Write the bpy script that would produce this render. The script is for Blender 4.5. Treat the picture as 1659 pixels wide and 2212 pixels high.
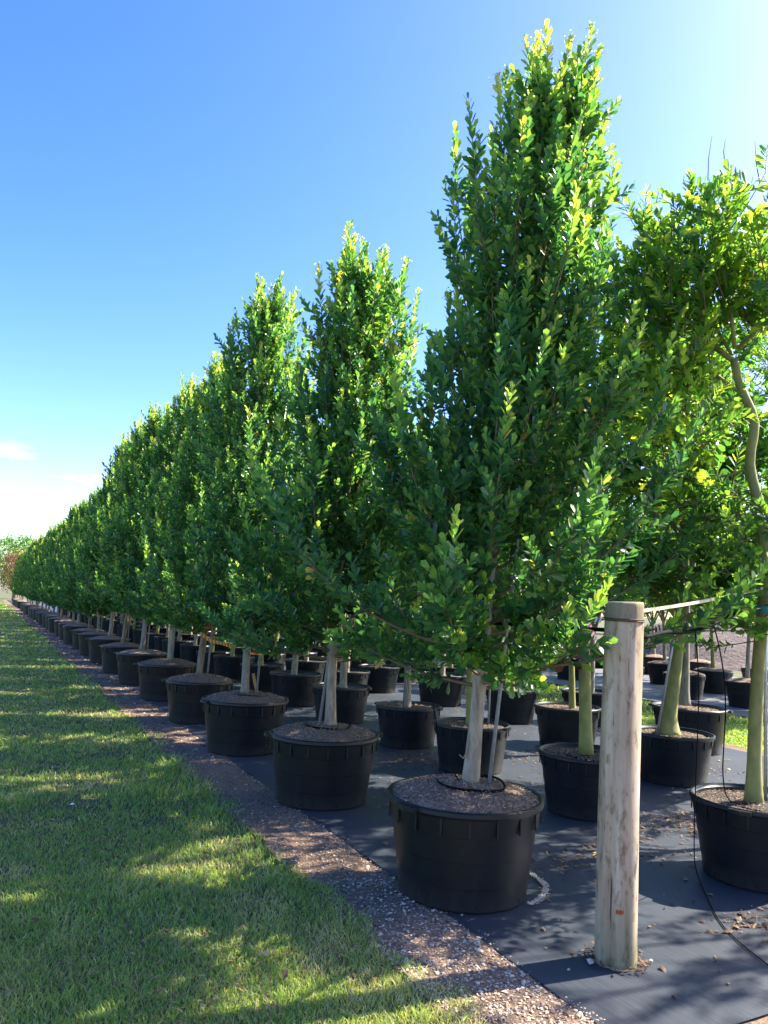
import bpy, math, random
import numpy as np
from mathutils import Matrix, Vector
R = math.radians
scene = bpy.context.scene
col = scene.collection
for o in list(bpy.data.objects):
    bpy.data.objects.remove(o)

# ------------------------------------------------------------------ camera
CAM_H, YAW, PITCH, ROLL = 1.781, 27.403, 6.893, 2.592
FPX, PW, PH = 1632.0, 1659.0, 2212.0           # focal length in pixels of a 1659 x 2212 view of the photograph
y_, p_, r_ = R(YAW), R(PITCH), R(ROLL)
FW = np.array([math.sin(y_) * math.cos(p_), math.cos(y_) * math.cos(p_), math.sin(p_)])
rt0 = np.array([math.cos(y_), -math.sin(y_), 0.0])
up0 = np.cross(rt0, FW)
RT = math.cos(r_) * rt0 + math.sin(r_) * up0
UP = -math.sin(r_) * rt0 + math.cos(r_) * up0
CAM = np.array([0, 0, CAM_H])
cd = bpy.data.cameras.new('camera')
cam = bpy.data.objects.new('camera', cd)
col.objects.link(cam)
m = Matrix.Identity(4)
for i in range(3):
    m[i][0], m[i][1], m[i][2], m[i][3] = RT[i], UP[i], -FW[i], CAM[i]
cam.matrix_world = m
cd.sensor_fit = 'VERTICAL'
cd.sensor_height = 36.0
cd.lens = 36.0 * FPX / PH
cd.clip_start = 0.05
cd.clip_end = 2000
scene.camera = cam

# ------------------------------------------------------------------ sky, sun, exposure
SUN_AZ, SUN_EL = R(97), R(40)                   # azimuth from +Y towards +X
SKY_STRENGTH, SUN_STRENGTH, EXPOSURE = 0.13, 4.8, 1.86
world = bpy.data.worlds.new('World')
scene.world = world
world.use_nodes = True
wn, wl = world.node_tree.nodes, world.node_tree.links
wn.clear()
wo = wn.new('ShaderNodeOutputWorld')
bg = wn.new('ShaderNodeBackground')
sky = wn.new('ShaderNodeTexSky')
sky.sky_type = 'NISHITA'
sky.sun_disc = False
sky.sun_elevation = SUN_EL
sky.sun_rotation = SUN_AZ
sky.air_density = 1.0
sky.dust_density = 1.2
sky.ozone_density = 2.5
hs = wn.new('ShaderNodeHueSaturation')
hs.inputs['Saturation'].default_value = 1.35
hs.inputs['Hue'].default_value = 0.52
wl.new(sky.outputs[0], hs.inputs['Color'])
# a few low fair-weather clouds all round the horizon
tc = wn.new('ShaderNodeTexCoord')
mp = wn.new('ShaderNodeMapping')
mp.inputs['Scale'].default_value = (1.0, 1.0, 3.2)
nz = wn.new('ShaderNodeTexNoise')
nz.inputs['Scale'].default_value = 4.2
nz.inputs['Detail'].default_value = 6
nz.inputs['Roughness'].default_value = 0.52
wl.new(tc.outputs['Generated'], mp.inputs['Vector'])
wl.new(mp.outputs[0], nz.inputs['Vector'])
cr = wn.new('ShaderNodeMapRange')
cr.inputs['From Min'].default_value = 0.59
cr.inputs['From Max'].default_value = 0.70
wl.new(nz.outputs['Fac'], cr.inputs['Value'])
sp = wn.new('ShaderNodeSeparateXYZ')
wl.new(tc.outputs['Generated'], sp.inputs[0])
el = wn.new('ShaderNodeMapRange')
el.inputs['From Min'].default_value = 0.20
el.inputs['From Max'].default_value = 0.06
wl.new(sp.outputs['Z'], el.inputs['Value'])
mu = wn.new('ShaderNodeMath')
mu.operation = 'MULTIPLY'
wl.new(cr.outputs[0], mu.inputs[0])
wl.new(el.outputs[0], mu.inputs[1])
mu2 = wn.new('ShaderNodeMath')
mu2.operation = 'MULTIPLY'
mu2.inputs[1].default_value = 0.8
wl.new(mu.outputs[0], mu2.inputs[0])
mx = wn.new('ShaderNodeMix')
mx.data_type = 'RGBA'
wl.new(mu2.outputs[0], mx.inputs[0])
wl.new(hs.outputs[0], mx.inputs[6])
mx.inputs[7].default_value = (6.5, 6.6, 6.8, 1)
wl.new(mx.outputs[2], bg.inputs['Color'])
bg.inputs['Strength'].default_value = SKY_STRENGTH
wl.new(bg.outputs[0], wo.inputs['Surface'])
sd = bpy.data.lights.new('sun', 'SUN')
sd.energy = SUN_STRENGTH
sd.angle = R(0.53)
sd.color = (1.0, 0.93, 0.80)
sun = bpy.data.objects.new('sun', sd)
col.objects.link(sun)
SV = Vector((math.sin(SUN_AZ) * math.cos(SUN_EL), math.cos(SUN_AZ) * math.cos(SUN_EL), math.sin(SUN_EL)))
sun.rotation_euler = SV.to_track_quat('Z', 'Y').to_euler()
sun.location = (20, 0, 20)
vs = scene.view_settings
vs.view_transform = 'Standard'
vs.look = 'None'
vs.gamma = 1.0
vs.exposure = EXPOSURE
vs.use_curve_mapping = False

# ------------------------------------------------------------------ helpers
def nrm(v):
    v = np.asarray(v, float)
    return v / np.maximum(np.linalg.norm(v, axis=-1, keepdims=True), 1e-9)

def ray(px, py):
    return FW * FPX + RT * (px - PW / 2) - UP * (py - PH / 2)

def gnd(px, py, z=0.0):
    d = ray(px, py)
    return CAM + d * ((z - CAM_H) / d[2])

def atp(px, py, x, y):
    """point of the pixel's ray on the upright plane facing the camera through (x, y)"""
    d = ray(px, py)
    n = np.array([x, y, 0.0]); n /= np.linalg.norm(n)
    k = ((np.array([x, y, 0]) - CAM) @ n) / (d @ n)
    return CAM + d * k

_tab = np.random.default_rng(5).random((256, 256))
def vnoise(x, y):
    xi, yi = np.floor(x).astype(int), np.floor(y).astype(int)
    fx, fy = x - xi, y - yi
    fx, fy = fx * fx * (3 - 2 * fx), fy * fy * (3 - 2 * fy)
    g = lambda a, b: _tab[a % 256, b % 256]
    return (g(xi, yi) * (1 - fx) + g(xi + 1, yi) * fx) * (1 - fy) + (g(xi, yi + 1) * (1 - fx) + g(xi + 1, yi + 1) * fx) * fy

class MB:
    """collects verts and faces; build() links them as one mesh object"""
    def __init__(self):
        self.v, self.f, self.t, self.n = [], [], [], 0
    def add(self, v, f, tint=0.0):
        v = np.asarray(v, float).reshape(-1, 3)
        self.v.append(v)
        self.f += [tuple(int(i) + self.n for i in q) for q in f]
        self.t.append(np.full(len(v), tint) if np.isscalar(tint) else np.asarray(tint, float))
        self.n += len(v)
    def tube(self, pts, rad, sides=6, cap=True, tint=0.0):
        pts = np.asarray(pts, float)
        k = len(pts)
        rad = np.full(k, rad) if np.isscalar(rad) else np.asarray(rad, float)
        tan = nrm(np.gradient(pts, axis=0))
        a = np.array([0, 0, 1.0]) if abs(tan[0][2]) < .9 else np.array([1.0, 0, 0])
        u = nrm(np.cross(tan[0], a))
        ang = np.linspace(0, 2 * np.pi, sides, endpoint=False)
        V = []
        for i in range(k):
            u = nrm(u - tan[i] * (u @ tan[i]))
            w = np.cross(tan[i], u)
            V.append(pts[i] + rad[i] * (np.cos(ang)[:, None] * u + np.sin(ang)[:, None] * w))
        F = []
        for i in range(k - 1):
            for j in range(sides):
                F.append((i * sides + j, i * sides + (j + 1) % sides, (i + 1) * sides + (j + 1) % sides, (i + 1) * sides + j))
        if cap:
            F.append(tuple(range(sides))[::-1])
            F.append(tuple((k - 1) * sides + j for j in range(sides)))
        self.add(np.concatenate(V), F, tint)
    def lathe(self, prof, seg=48, c=(0, 0, 0), cap_bottom=False, cap_top=False):
        ang = np.linspace(0, 2 * np.pi, seg, endpoint=False)
        V, F = [], []
        for r, z in prof:
            V.append(np.stack([c[0] + r * np.cos(ang), c[1] + r * np.sin(ang), np.full(seg, c[2] + z)], -1))
        for i in range(len(prof) - 1):
            for j in range(seg):
                F.append((i * seg + j, i * seg + (j + 1) % seg, (i + 1) * seg + (j + 1) % seg, (i + 1) * seg + j))
        if cap_bottom: F.append(tuple(range(seg))[::-1])
        if cap_top: F.append(tuple((len(prof) - 1) * seg + j for j in range(seg)))
        self.add(np.concatenate(V), F)
    def box(self, c, s, rot=0.0):
        c = np.array(c, float); s = np.array(s, float) / 2
        V = np.array([[x, y, z] for x in (-1, 1) for y in (-1, 1) for z in (-1, 1)]) * s
        cr_, sr_ = math.cos(rot), math.sin(rot)
        V = np.stack([V[:, 0] * cr_ - V[:, 1] * sr_, V[:, 0] * sr_ + V[:, 1] * cr_, V[:, 2]], -1) + c
        self.add(V, [(0, 1, 3, 2), (4, 6, 7, 5), (0, 4, 5, 1), (2, 3, 7, 6), (0, 2, 6, 4), (1, 5, 7, 3)])
    def mesh(self, name, mat, smooth=True, sharp=False):
        me = bpy.data.meshes.new(name)
        v = np.concatenate(self.v)
        me.from_pydata(v.tolist(), [], self.f)
        if smooth: me.polygons.foreach_set('use_smooth', np.ones(len(me.polygons), bool))
        at = me.attributes.new('tint', 'FLOAT', 'POINT')
        at.data.foreach_set('value', np.concatenate(self.t).astype(np.float32))
        if sharp: me.set_sharp_from_angle(angle=R(24))
        me.materials.append(mat)
        return me
    def build(self, name, mat, parent=None, smooth=True, kind=None):
        return obj(name, self.mesh(name, mat, smooth), parent, kind)

def obj(name, me, parent=None, kind=None):
    o = bpy.data.objects.new(name, me)
    col.objects.link(o)
    if parent: o.parent = parent
    if kind: o['kind'] = kind
    return o

def tag(o, label, cat, group=None):
    o['label'] = label; o['category'] = cat
    if group: o['group'] = group
    return o

def empty(name, loc=(0, 0, 0), label=None, cat=None, group=None):
    o = bpy.data.objects.new(name, None)
    o.empty_display_size = .2
    col.objects.link(o)
    o.location = loc
    if label: tag(o, label, cat, group)
    return o

def tri_mesh(name, V, T, mat, tint=None, smooth=False):
    """fast mesh from triangle soup arrays"""
    me = bpy.data.meshes.new(name)
    V = np.asarray(V, np.float32); T = np.asarray(T, np.int32)
    me.vertices.add(len(V)); me.vertices.foreach_set('co', V.ravel())
    me.loops.add(T.size); me.loops.foreach_set('vertex_index', T.ravel())
    me.polygons.add(len(T)); me.polygons.foreach_set('loop_start', np.arange(0, T.size, 3, dtype=np.int32))
    if smooth: me.polygons.foreach_set('use_smooth', np.ones(len(T), bool))
    if tint is not None:
        at = me.attributes.new('tint', 'FLOAT', 'POINT')
        at.data.foreach_set('value', np.asarray(tint, np.float32))
    me.update(calc_edges=True)
    me.materials.append(mat)
    return me

# ------------------------------------------------------------------ materials
def mat(name):
    m_ = bpy.data.materials.new(name)
    m_.use_nodes = True
    nt = m_.node_tree
    return m_, nt.nodes, nt.links, nt.nodes['Principled BSDF'], nt.nodes['Material Output']

def ramp(nodes, stops):
    r = nodes.new('ShaderNodeValToRGB')
    e = r.color_ramp.elements
    while len(e) < len(stops): e.new(.5)
    for i, (p, c) in enumerate(stops):
        e[i].position = p; e[i].color = (*c, 1)
    return r

def noise(nodes, links, scale, detail=4, rough=.55, vec='Object', stretch=None):
    tcn = nodes.new('ShaderNodeTexCoord')
    n = nodes.new('ShaderNodeTexNoise')
    n.inputs['Scale'].default_value = scale; n.inputs['Detail'].default_value = detail; n.inputs['Roughness'].default_value = rough
    if stretch:
        mpn = nodes.new('ShaderNodeMapping'); mpn.inputs['Scale'].default_value = stretch
        links.new(tcn.outputs[vec], mpn.inputs[0]); links.new(mpn.outputs[0], n.inputs['Vector'])
    else:
        links.new(tcn.outputs[vec], n.inputs['Vector'])
    return n

def bump(nodes, links, src, bsdf, strength=.4, dist=.01):
    b = nodes.new('ShaderNodeBump'); b.inputs['Strength'].default_value = strength; b.inputs['Distance'].default_value = dist
    links.new(src, b.inputs['Height']); links.new(b.outputs[0], bsdf.inputs['Normal'])

def leaf_mat(name, stops, trans=.44, rough=.36, tstops=None):
    m_, n, l, b, out = mat(name)
    a = n.new('ShaderNodeAttribute'); a.attribute_name = 'tint'
    r = ramp(n, stops); l.new(a.outputs['Fac'], r.inputs[0])
    geo = n.new('ShaderNodeNewGeometry')
    back = n.new('ShaderNodeMix'); back.data_type = 'RGBA'; back.blend_type = 'MULTIPLY'
    l.new(geo.outputs['Backfacing'], back.inputs[0]); l.new(r.outputs[0], back.inputs[6]); back.inputs[7].default_value = (1.25, 1.2, 1.5, 1)
    l.new(back.outputs[2], b.inputs['Base Color'])
    b.inputs['Roughness'].default_value = rough
    b.inputs['Specular IOR Level'].default_value = .5
    t = n.new('ShaderNodeBsdfTranslucent')
    r2 = ramp(n, tstops or [(p, tuple(min(1, c_ * k_) for c_, k_ in zip(c, (3.2, 2.9, 1.6)))) for p, c in stops])
    l.new(a.outputs['Fac'], r2.inputs[0]); l.new(r2.outputs[0], t.inputs['Color'])
    mxs = n.new('ShaderNodeMixShader'); mxs.inputs[0].default_value = trans
    l.new(b.outputs[0], mxs.inputs[1]); l.new(t.outputs[0], mxs.inputs[2]); l.new(mxs.outputs[0], out.inputs['Surface'])
    return m_

M = {}
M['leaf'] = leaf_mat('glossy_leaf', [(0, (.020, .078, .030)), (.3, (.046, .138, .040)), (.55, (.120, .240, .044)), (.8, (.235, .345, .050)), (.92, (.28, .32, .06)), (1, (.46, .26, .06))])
M['leaf_b'] = leaf_mat('thin_leaf', [(0, (.026, .085, .020)), (.35, (.056, .145, .028)), (.6, (.120, .230, .032)), (.85, (.23, .32, .035)), (1, (.42, .33, .05))], trans=.55, rough=.42)
M['leaf_dead'] = leaf_mat('dead_leaf', [(0, (.035, .008, .010)), (.5, (.06, .015, .014)), (1, (.12, .05, .03))], trans=.15, rough=.5)
M['leaf_red'] = leaf_mat('russet_leaf', [(0, (.10, .05, .03)), (.5, (.16, .07, .045)), (1, (.2, .12, .05))], trans=.3, rough=.5)
M['blade'] = leaf_mat('grass_blade', [(0, (.075, .160, .036)), (.35, (.140, .235, .050)), (.62, (.225, .290, .070)), (.82, (.35, .32, .12)), (1, (.50, .41, .22))], trans=.40, rough=.45)
M['chips'] = leaf_mat('mulch_chips', [(0, (.05, .028, .017)), (.35, (.165, .098, .060)), (.6, (.29, .185, .115)), (.8, (.47, .335, .215)), (1, (.68, .57, .43))], trans=.0, rough=.8)
M['litter'] = leaf_mat('dry_litter', [(0, (.045, .020, .012)), (.4, (.11, .052, .026)), (.75, (.22, .13, .06)), (1, (.36, .26, .14))], trans=.15, rough=.7)

def stone_mat():
    m_, n, l, b, o_ = mat('limestone_gravel')
    a = n.new('ShaderNodeObjectInfo')
    nn = noise(n, l, 40, 3)
    r = ramp(n, [(.25, (.34, .29, .23)), (.5, (.48, .40, .31)), (.8, (.62, .54, .44))]); l.new(nn.outputs['Fac'], r.inputs[0])
    l.new(r.outputs[0], b.inputs['Base Color']); b.inputs['Roughness'].default_value = .85
    bump(n, l, nn.outputs['Fac'], b, .5, .003)
    return m_
M['stone'] = stone_mat()

def ground_mat(name, stops, scale, bs=.5, bd=.02, rough=.9, scale2=None):
    m_, n, l, b, o_ = mat(name)
    n1 = noise(n, l, scale, 8, .65)
    r = ramp(n, stops); l.new(n1.outputs['Fac'], r.inputs[0])
    if scale2:
        n2 = noise(n, l, scale2, 3)
        mm = n.new('ShaderNodeMix'); mm.data_type = 'RGBA'; mm.blend_type = 'MULTIPLY'; mm.inputs[0].default_value = .7
        r2 = ramp(n, [(.3, (.55, .55, .5)), (.7, (1.25, 1.2, 1.1))]); l.new(n2.outputs['Fac'], r2.inputs[0])
        l.new(r.outputs[0], mm.inputs[6]); l.new(r2.outputs[0], mm.inputs[7]); l.new(mm.outputs[2], b.inputs['Base Color'])
    else:
        l.new(r.outputs[0], b.inputs['Base Color'])
    b.inputs['Roughness'].default_value = rough
    bump(n, l, n1.outputs['Fac'], b, bs, bd)
    return m_
M['lawn'] = ground_mat('lawn_turf', [(.28, (.030, .044, .015)), (.42, (.068, .085, .028)), (.55, (.12, .12, .045)), (.68, (.20, .165, .085)), (.8, (.27, .22, .13))], 95, 1.0, .02, .95, 1.1)
M['mulch'] = ground_mat('mulch_soil', [(.25, (.06, .036, .023)), (.45, (.165, .103, .067)), (.6, (.26, .172, .115)), (.75, (.42, .31, .22))], 38, .9, .012, .95, 1.3)
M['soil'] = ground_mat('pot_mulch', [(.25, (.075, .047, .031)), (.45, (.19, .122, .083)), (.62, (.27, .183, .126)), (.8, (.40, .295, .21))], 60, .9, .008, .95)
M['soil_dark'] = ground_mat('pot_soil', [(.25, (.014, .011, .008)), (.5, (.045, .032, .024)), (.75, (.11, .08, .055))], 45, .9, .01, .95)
M['pile'] = ground_mat('mulch_pile', [(.3, (.06, .04, .03)), (.55, (.14, .10, .08)), (.75, (.26, .20, .16))], 3, 1.0, .25, .95)

def fabric_mat(name, c1, c2, rough):
    m_, n, l, b, o_ = mat(name)
    tcn = n.new('ShaderNodeTexCoord')
    w = n.new('ShaderNodeTexWave'); w.inputs['Scale'].default_value = 9.0; w.inputs['Distortion'].default_value = .6; w.inputs['Detail'].default_value = 3
    w.bands_direction = 'X'
    l.new(tcn.outputs['Object'], w.inputs['Vector'])
    n1 = noise(n, l, .9, 8, .62)
    n2 = noise(n, l, 70, 2, .5, stretch=(1, .05, 1))
    n3 = noise(n, l, 190, 2, .5)
    r = ramp(n, [(.30, c1), (.62, c2), (.80, tuple(min(1, x * 1.9) for x in c2))]); l.new(n1.outputs['Fac'], r.inputs[0])
    mm = n.new('ShaderNodeMix'); mm.data_type = 'RGBA'; mm.blend_type = 'MULTIPLY'; mm.inputs[0].default_value = .55
    r2 = ramp(n, [(.3, (.6, .6, .6)), (.7, (1.4, 1.4, 1.4))]); l.new(n2.outputs['Fac'], r2.inputs[0])
    l.new(r.outputs[0], mm.inputs[6]); l.new(r2.outputs[0], mm.inputs[7])
    dust = n.new('ShaderNodeMix'); dust.data_type = 'RGBA'
    r3 = ramp(n, [(.66, (0, 0, 0)), (.78, (.5, .5, .5))]); l.new(n3.outputs['Fac'], r3.inputs[0])
    l.new(r3.outputs[0], dust.inputs[0]); l.new(mm.outputs[2], dust.inputs[6]); dust.inputs[7].default_value = (.16, .15, .13, 1)
    l.new(dust.outputs[2], b.inputs['Base Color'])
    b.inputs['Roughness'].default_value = rough
    b.inputs['Specular IOR Level'].default_value = .6
    bump(n, l, n2.outputs['Fac'], b, .25, .004)
    return m_
M['fabric'] = fabric_mat('woven_ground_cloth', (.017, .024, .037), (.034, .042, .056), .55)
M['fabric2'] = fabric_mat('pale_sunlit_cloth', (.10, .10, .11), (.16, .16, .17), .6)  # far cloth with its sunlit grey put into the base colour

def plain(name, c, rough=.5, metal=0.0, nscale=None, var=.3, bs=0, spec=.5, stretch=None):
    m_, n, l, b, o_ = mat(name)
    if nscale:
        nn = noise(n, l, nscale, 6, .6, stretch=stretch)
        r = ramp(n, [(.3, tuple(x * (1 - var) for x in c)), (.7, tuple(min(1, x * (1 + var)) for x in c))])
        l.new(nn.outputs['Fac'], r.inputs[0]); l.new(r.outputs[0], b.inputs['Base Color'])
        if bs: bump(n, l, nn.outputs['Fac'], b, bs, .01)
    else:
        b.inputs['Base Color'].default_value = (*c, 1)
    b.inputs['Roughness'].default_value = rough; b.inputs['Metallic'].default_value = metal
    b.inputs['Specular IOR Level'].default_value = spec
    return m_

def pot_mat():
    m_, n, l, b, o_ = mat('black_pot_plastic')
    n1 = noise(n, l, 5, 6, .65)
    n2 = noise(n, l, 26, 4, .6, stretch=(1, 1, .25))
    r = ramp(n, [(.3, (.003, .0045, .007)), (.62, (.006, .008, .011)), (.8, (.014, .016, .018))]); l.new(n1.outputs['Fac'], r.inputs[0])
    tcn = n.new('ShaderNodeTexCoord'); s = n.new('ShaderNodeSeparateXYZ'); l.new(tcn.outputs['Object'], s.inputs[0])
    mr = n.new('ShaderNodeMapRange'); mr.inputs['From Min'].default_value = .16; mr.inputs['From Max'].default_value = 0.0; l.new(s.outputs['Z'], mr.inputs['Value'])
    mlt = n.new('ShaderNodeMath'); mlt.operation = 'MULTIPLY'; l.new(mr.outputs[0], mlt.inputs[0]); l.new(n2.outputs['Fac'], mlt.inputs[1])
    dm = n.new('ShaderNodeMix'); dm.data_type = 'RGBA'; l.new(mlt.outputs[0], dm.inputs[0]); l.new(r.outputs[0], dm.inputs[6]); dm.inputs[7].default_value = (.040, .036, .030, 1)
    l.new(dm.outputs[2], b.inputs['Base Color'])
    rr = n.new('ShaderNodeMapRange'); rr.inputs['To Min'].default_value = .34; rr.inputs['To Max'].default_value = .50; l.new(n2.outputs['Fac'], rr.inputs['Value']); l.new(rr.outputs[0], b.inputs['Roughness'])
    b.inputs['Specular IOR Level'].default_value = .36
    bump(n, l, n2.outputs['Fac'], b, .12, .004)
    return m_
M['pot'] = pot_mat()
M['hole'] = plain('drain_hole_dark', (.004, .004, .004), .9)
M['bark'] = plain('brown_bark', (.20, .145, .095), .85, nscale=22, var=.55, bs=.6, stretch=(1, 1, .3))
M['bark_pale'] = plain('pale_bark', (.30, .24, .17), .85, nscale=26, var=.5, bs=.7, stretch=(1, 1, .25))
M['bark_green'] = plain('green_bark', (.235, .225, .065), .75, nscale=14, var=.32, bs=.3, stretch=(1, 1, .5))
M['bark_grey'] = plain('grey_bark', (.24, .21, .15), .85, nscale=18, var=.4, bs=.5, stretch=(1, 1, .5))
M['twig'] = plain('twig_bark', (.16, .115, .06), .8, nscale=30, var=.3)
M['steel'] = plain('galvanised_stake', (.42, .46, .48), .38, .55, nscale=20, var=.2)
M['tube'] = plain('black_poly_tube', (.006, .007, .008), .75, spec=.06)
M['wire'] = plain('rusty_wire', (.085, .05, .035), .7, .3)
M['strap'] = plain('cream_strap', (.62, .55, .36), .6, nscale=30, var=.15)
M['teal'] = plain('teal_tape', (.01, .22, .20), .5)
M['orange'] = plain('orange_tape', (.75, .24, .03), .5)
M['redtag'] = plain('red_tape', (.70, .06, .03), .5)
M['white'] = plain('white_plastic', (.75, .76, .78), .5)
M['residue'] = ground_mat('chalky_residue', [(.38, (.05, .055, .06)), (.5, (.24, .23, .21)), (.62, (.36, .34, .31))], 40, .5, .004)
M['drywood'] = plain('dry_branch', (.26, .19, .11), .8)

def stripe_mat(name, c1, c2, scale):
    m_, n, l, b, o_ = mat(name)
    tcn = n.new('ShaderNodeAttribute'); tcn.attribute_name = 'tint'
    w = n.new('ShaderNodeMath'); w.operation = 'MULTIPLY'; w.inputs[1].default_value = scale; l.new(tcn.outputs['Fac'], w.inputs[0])
    fr = n.new('ShaderNodeMath'); fr.operation = 'FRACT'; l.new(w.outputs[0], fr.inputs[0])
    g = n.new('ShaderNodeMath'); g.operation = 'GREATER_THAN'; g.inputs[1].default_value = .5; l.new(fr.outputs[0], g.inputs[0])
    mm = n.new('ShaderNodeMix'); mm.data_type = 'RGBA'; l.new(g.outputs[0], mm.inputs[0]); mm.inputs[6].default_value = (*c1, 1); mm.inputs[7].default_value = (*c2, 1)
    l.new(mm.outputs[2], b.inputs['Base Color']); b.inputs['Roughness'].default_value = .5
    return m_
M['redwhite'] = stripe_mat('red_white_tape', (.72, .07, .08), (.75, .72, .70), 14)
M['orangeblack'] = stripe_mat('orange_striped_strap', (.85, .36, .03), (.25, .12, .02), 10)

def post_mat():
    m_, n, l, b, o_ = mat('weathered_post_wood')
    n1 = noise(n, l, 7, 8, .62, stretch=(1.6, 1.6, .14))
    n2 = noise(n, l, 16, 7, .68, stretch=(1, 1, .38))
    n3 = noise(n, l, 30, 3, .5, stretch=(1.2, 1.2, .05))
    r = ramp(n, [(.25, (.17, .115, .07)), (.42, (.34, .245, .155)), (.55, (.44, .34, .23)), (.72, (.60, .50, .37))]); l.new(n1.outputs['Fac'], r.inputs[0])
    r2 = ramp(n, [(.36, (.50, .42, .34)), (.47, (1, 1, 1)), (.60, (1.08, 1.06, 1.02)), (.68, (.55, .48, .40))]); l.new(n2.outputs['Fac'], r2.inputs[0])
    mm = n.new('ShaderNodeMix'); mm.data_type = 'RGBA'; mm.blend_type = 'MULTIPLY'; mm.inputs[0].default_value = 1
    l.new(r.outputs[0], mm.inputs[6]); l.new(r2.outputs[0], mm.inputs[7])
    tcn = n.new('ShaderNodeTexCoord'); s = n.new('ShaderNodeSeparateXYZ'); l.new(tcn.outputs['Object'], s.inputs[0])
    mr = n.new('ShaderNodeMapRange'); mr.inputs['From Min'].default_value = .36; mr.inputs['From Max'].default_value = .02; l.new(s.outputs['Z'], mr.inputs['Value'])
    mlt = n.new('ShaderNodeMath'); mlt.operation = 'MULTIPLY'; l.new(mr.outputs[0], mlt.inputs[0]); l.new(n2.outputs['Fac'], mlt.inputs[1])
    gm = n.new('ShaderNodeMix'); gm.data_type = 'RGBA'; l.new(mlt.outputs[0], gm.inputs[0]); l.new(mm.outputs[2], gm.inputs[6]); gm.inputs[7].default_value = (.07, .10, .02, 1)
    # dark stained head above the wire
    mr2 = n.new('ShaderNodeMapRange'); mr2.inputs['From Min'].default_value = 1.735; mr2.inputs['From Max'].default_value = 1.765; mr2.inputs['To Max'].default_value = .72; l.new(s.outputs['Z'], mr2.inputs['Value'])
    hm = n.new('ShaderNodeMix'); hm.data_type = 'RGBA'; l.new(mr2.outputs[0], hm.inputs[0]); l.new(gm.outputs[2], hm.inputs[6]); hm.inputs[7].default_value = (.15, .12, .055, 1)
    # vertical drying checks
    r3 = ramp(n, [(.285, (.25, .22, .2)), (.32, (1, 1, 1))]); l.new(n3.outputs['Fac'], r3.inputs[0])
    cm = n.new('ShaderNodeMix'); cm.data_type = 'RGBA'; cm.blend_type = 'MULTIPLY'; cm.inputs[0].default_value = 1; l.new(hm.outputs[2], cm.inputs[6]); l.new(r3.outputs[0], cm.inputs[7])
    l.new(cm.outputs[2], b.inputs['Base Color']); b.inputs['Roughness'].default_value = .82
    bump(n, l, n1.outputs['Fac'], b, .35, .01)
    return m_
M['post'] = post_mat()

# ------------------------------------------------------------------ ground
GRASS_X, CLOTH_X, CLOTH_X1, AISLE_X1 = 2.06, 2.56, 9.35, 12.7
rng = np.random.default_rng(11)

def sheet(name, x0, x1, y0, y1, z, material, nx=1, ny=1, amp=0.0, edge=0.0, freq=1.0):
    xs = np.linspace(x0, x1, nx + 1); ys = np.linspace(y0, y1, ny + 1)
    X, Y = np.meshgrid(xs, ys)
    Z = np.full_like(X, z)
    if amp: Z = Z + amp * (vnoise(X * freq * 3, Y * freq * 3) + .5 * vnoise(X * freq * 8, Y * freq * 8) - .4)
    if edge:
        X[:, 0] += edge * (vnoise(ys * 2.3, ys * 0 + 3) - .5) + .3 * edge * (vnoise(ys * 9, ys * 0 + 7) - .5)
    b = MB()
    k = nx + 1
    F = [(j * k + i, j * k + i + 1, (j + 1) * k + i + 1, (j + 1) * k + i) for j in range(ny) for i in range(nx)]
    b.add(np.stack([X, Y, Z], -1), F)
    o = b.build(name, material)
    o['kind'] = 'structure'
    return o
lawn = sheet('lawn', -400, 400, -300, 700, -0.03, M['lawn'], 40, 40)
strip = sheet('gravel_strip', 1.98, 2.72, 0.2, 110, -0.012, M['mulch'], 8, 900, .018, .10)
cloth = sheet('ground_cloth', CLOTH_X, CLOTH_X1, 2.42, 112, 0.0, M['fabric'], 14, 260, .006, .045, .6)
skirt = sheet('mulch_verge', 2.5, 14, -4, 2.5, -0.014, M['mulch'], 30, 20, .02)
far_cloth = sheet('far_ground_cloth', AISLE_X1, 21, 4, 60, -0.004, M['fabric2'], 6, 20, .004)
edge_mulch = sheet('aisle_mulch_edge', 9.2, 9.75, 2.42, 100, -0.016, M['mulch'], 4, 200, .02, .1)

def lod_points(n, d0, d1, a0, a1, seed):
    g = np.random.default_rng(seed)
    d = d0 * np.exp(g.random(n) * math.log(d1 / d0))
    a = np.radians(a0 + (a1 - a0) * g.random(n))
    return d * np.sin(a), d * np.cos(a), d, g

def chips(name, x, y, z, size, g, material, tint, flat=.35, parent=None, asp=.3):
    n = len(x)
    az = g.random(n) * 2 * np.pi
    tilt = (g.random(n) - .5) * 1.2 * flat
    L = size * (.5 + g.random(n)); w = L * (asp * (.5 + g.random(n)))
    dv = np.stack([np.cos(az) * np.cos(tilt), np.sin(az) * np.cos(tilt), np.sin(tilt)], -1) * L[:, None] * .5
    sv = np.stack([-np.sin(az), np.cos(az), (g.random(n) - .5) * .8], -1) * w[:, None] * .5
    nv = np.stack([0 * az, 0 * az, .35 * w], -1)
    P = np.stack([x, y, z], -1)
    V = np.stack([P - dv, P - sv, P + dv * (.7 + .3 * g.random(n))[:, None], P + sv, P + nv], 1).reshape(-1, 3)
    b_ = np.arange(n)[:, None] * 5
    T = np.concatenate([b_ + np.array([q]) for q in ((0, 1, 4), (1, 2, 4), (2, 3, 4), (3, 0, 4))], 1).reshape(-1, 3)
    me = tri_mesh(name, V, T, material, np.repeat(tint, 5))
    return obj(name, me, parent, 'stuff')

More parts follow.
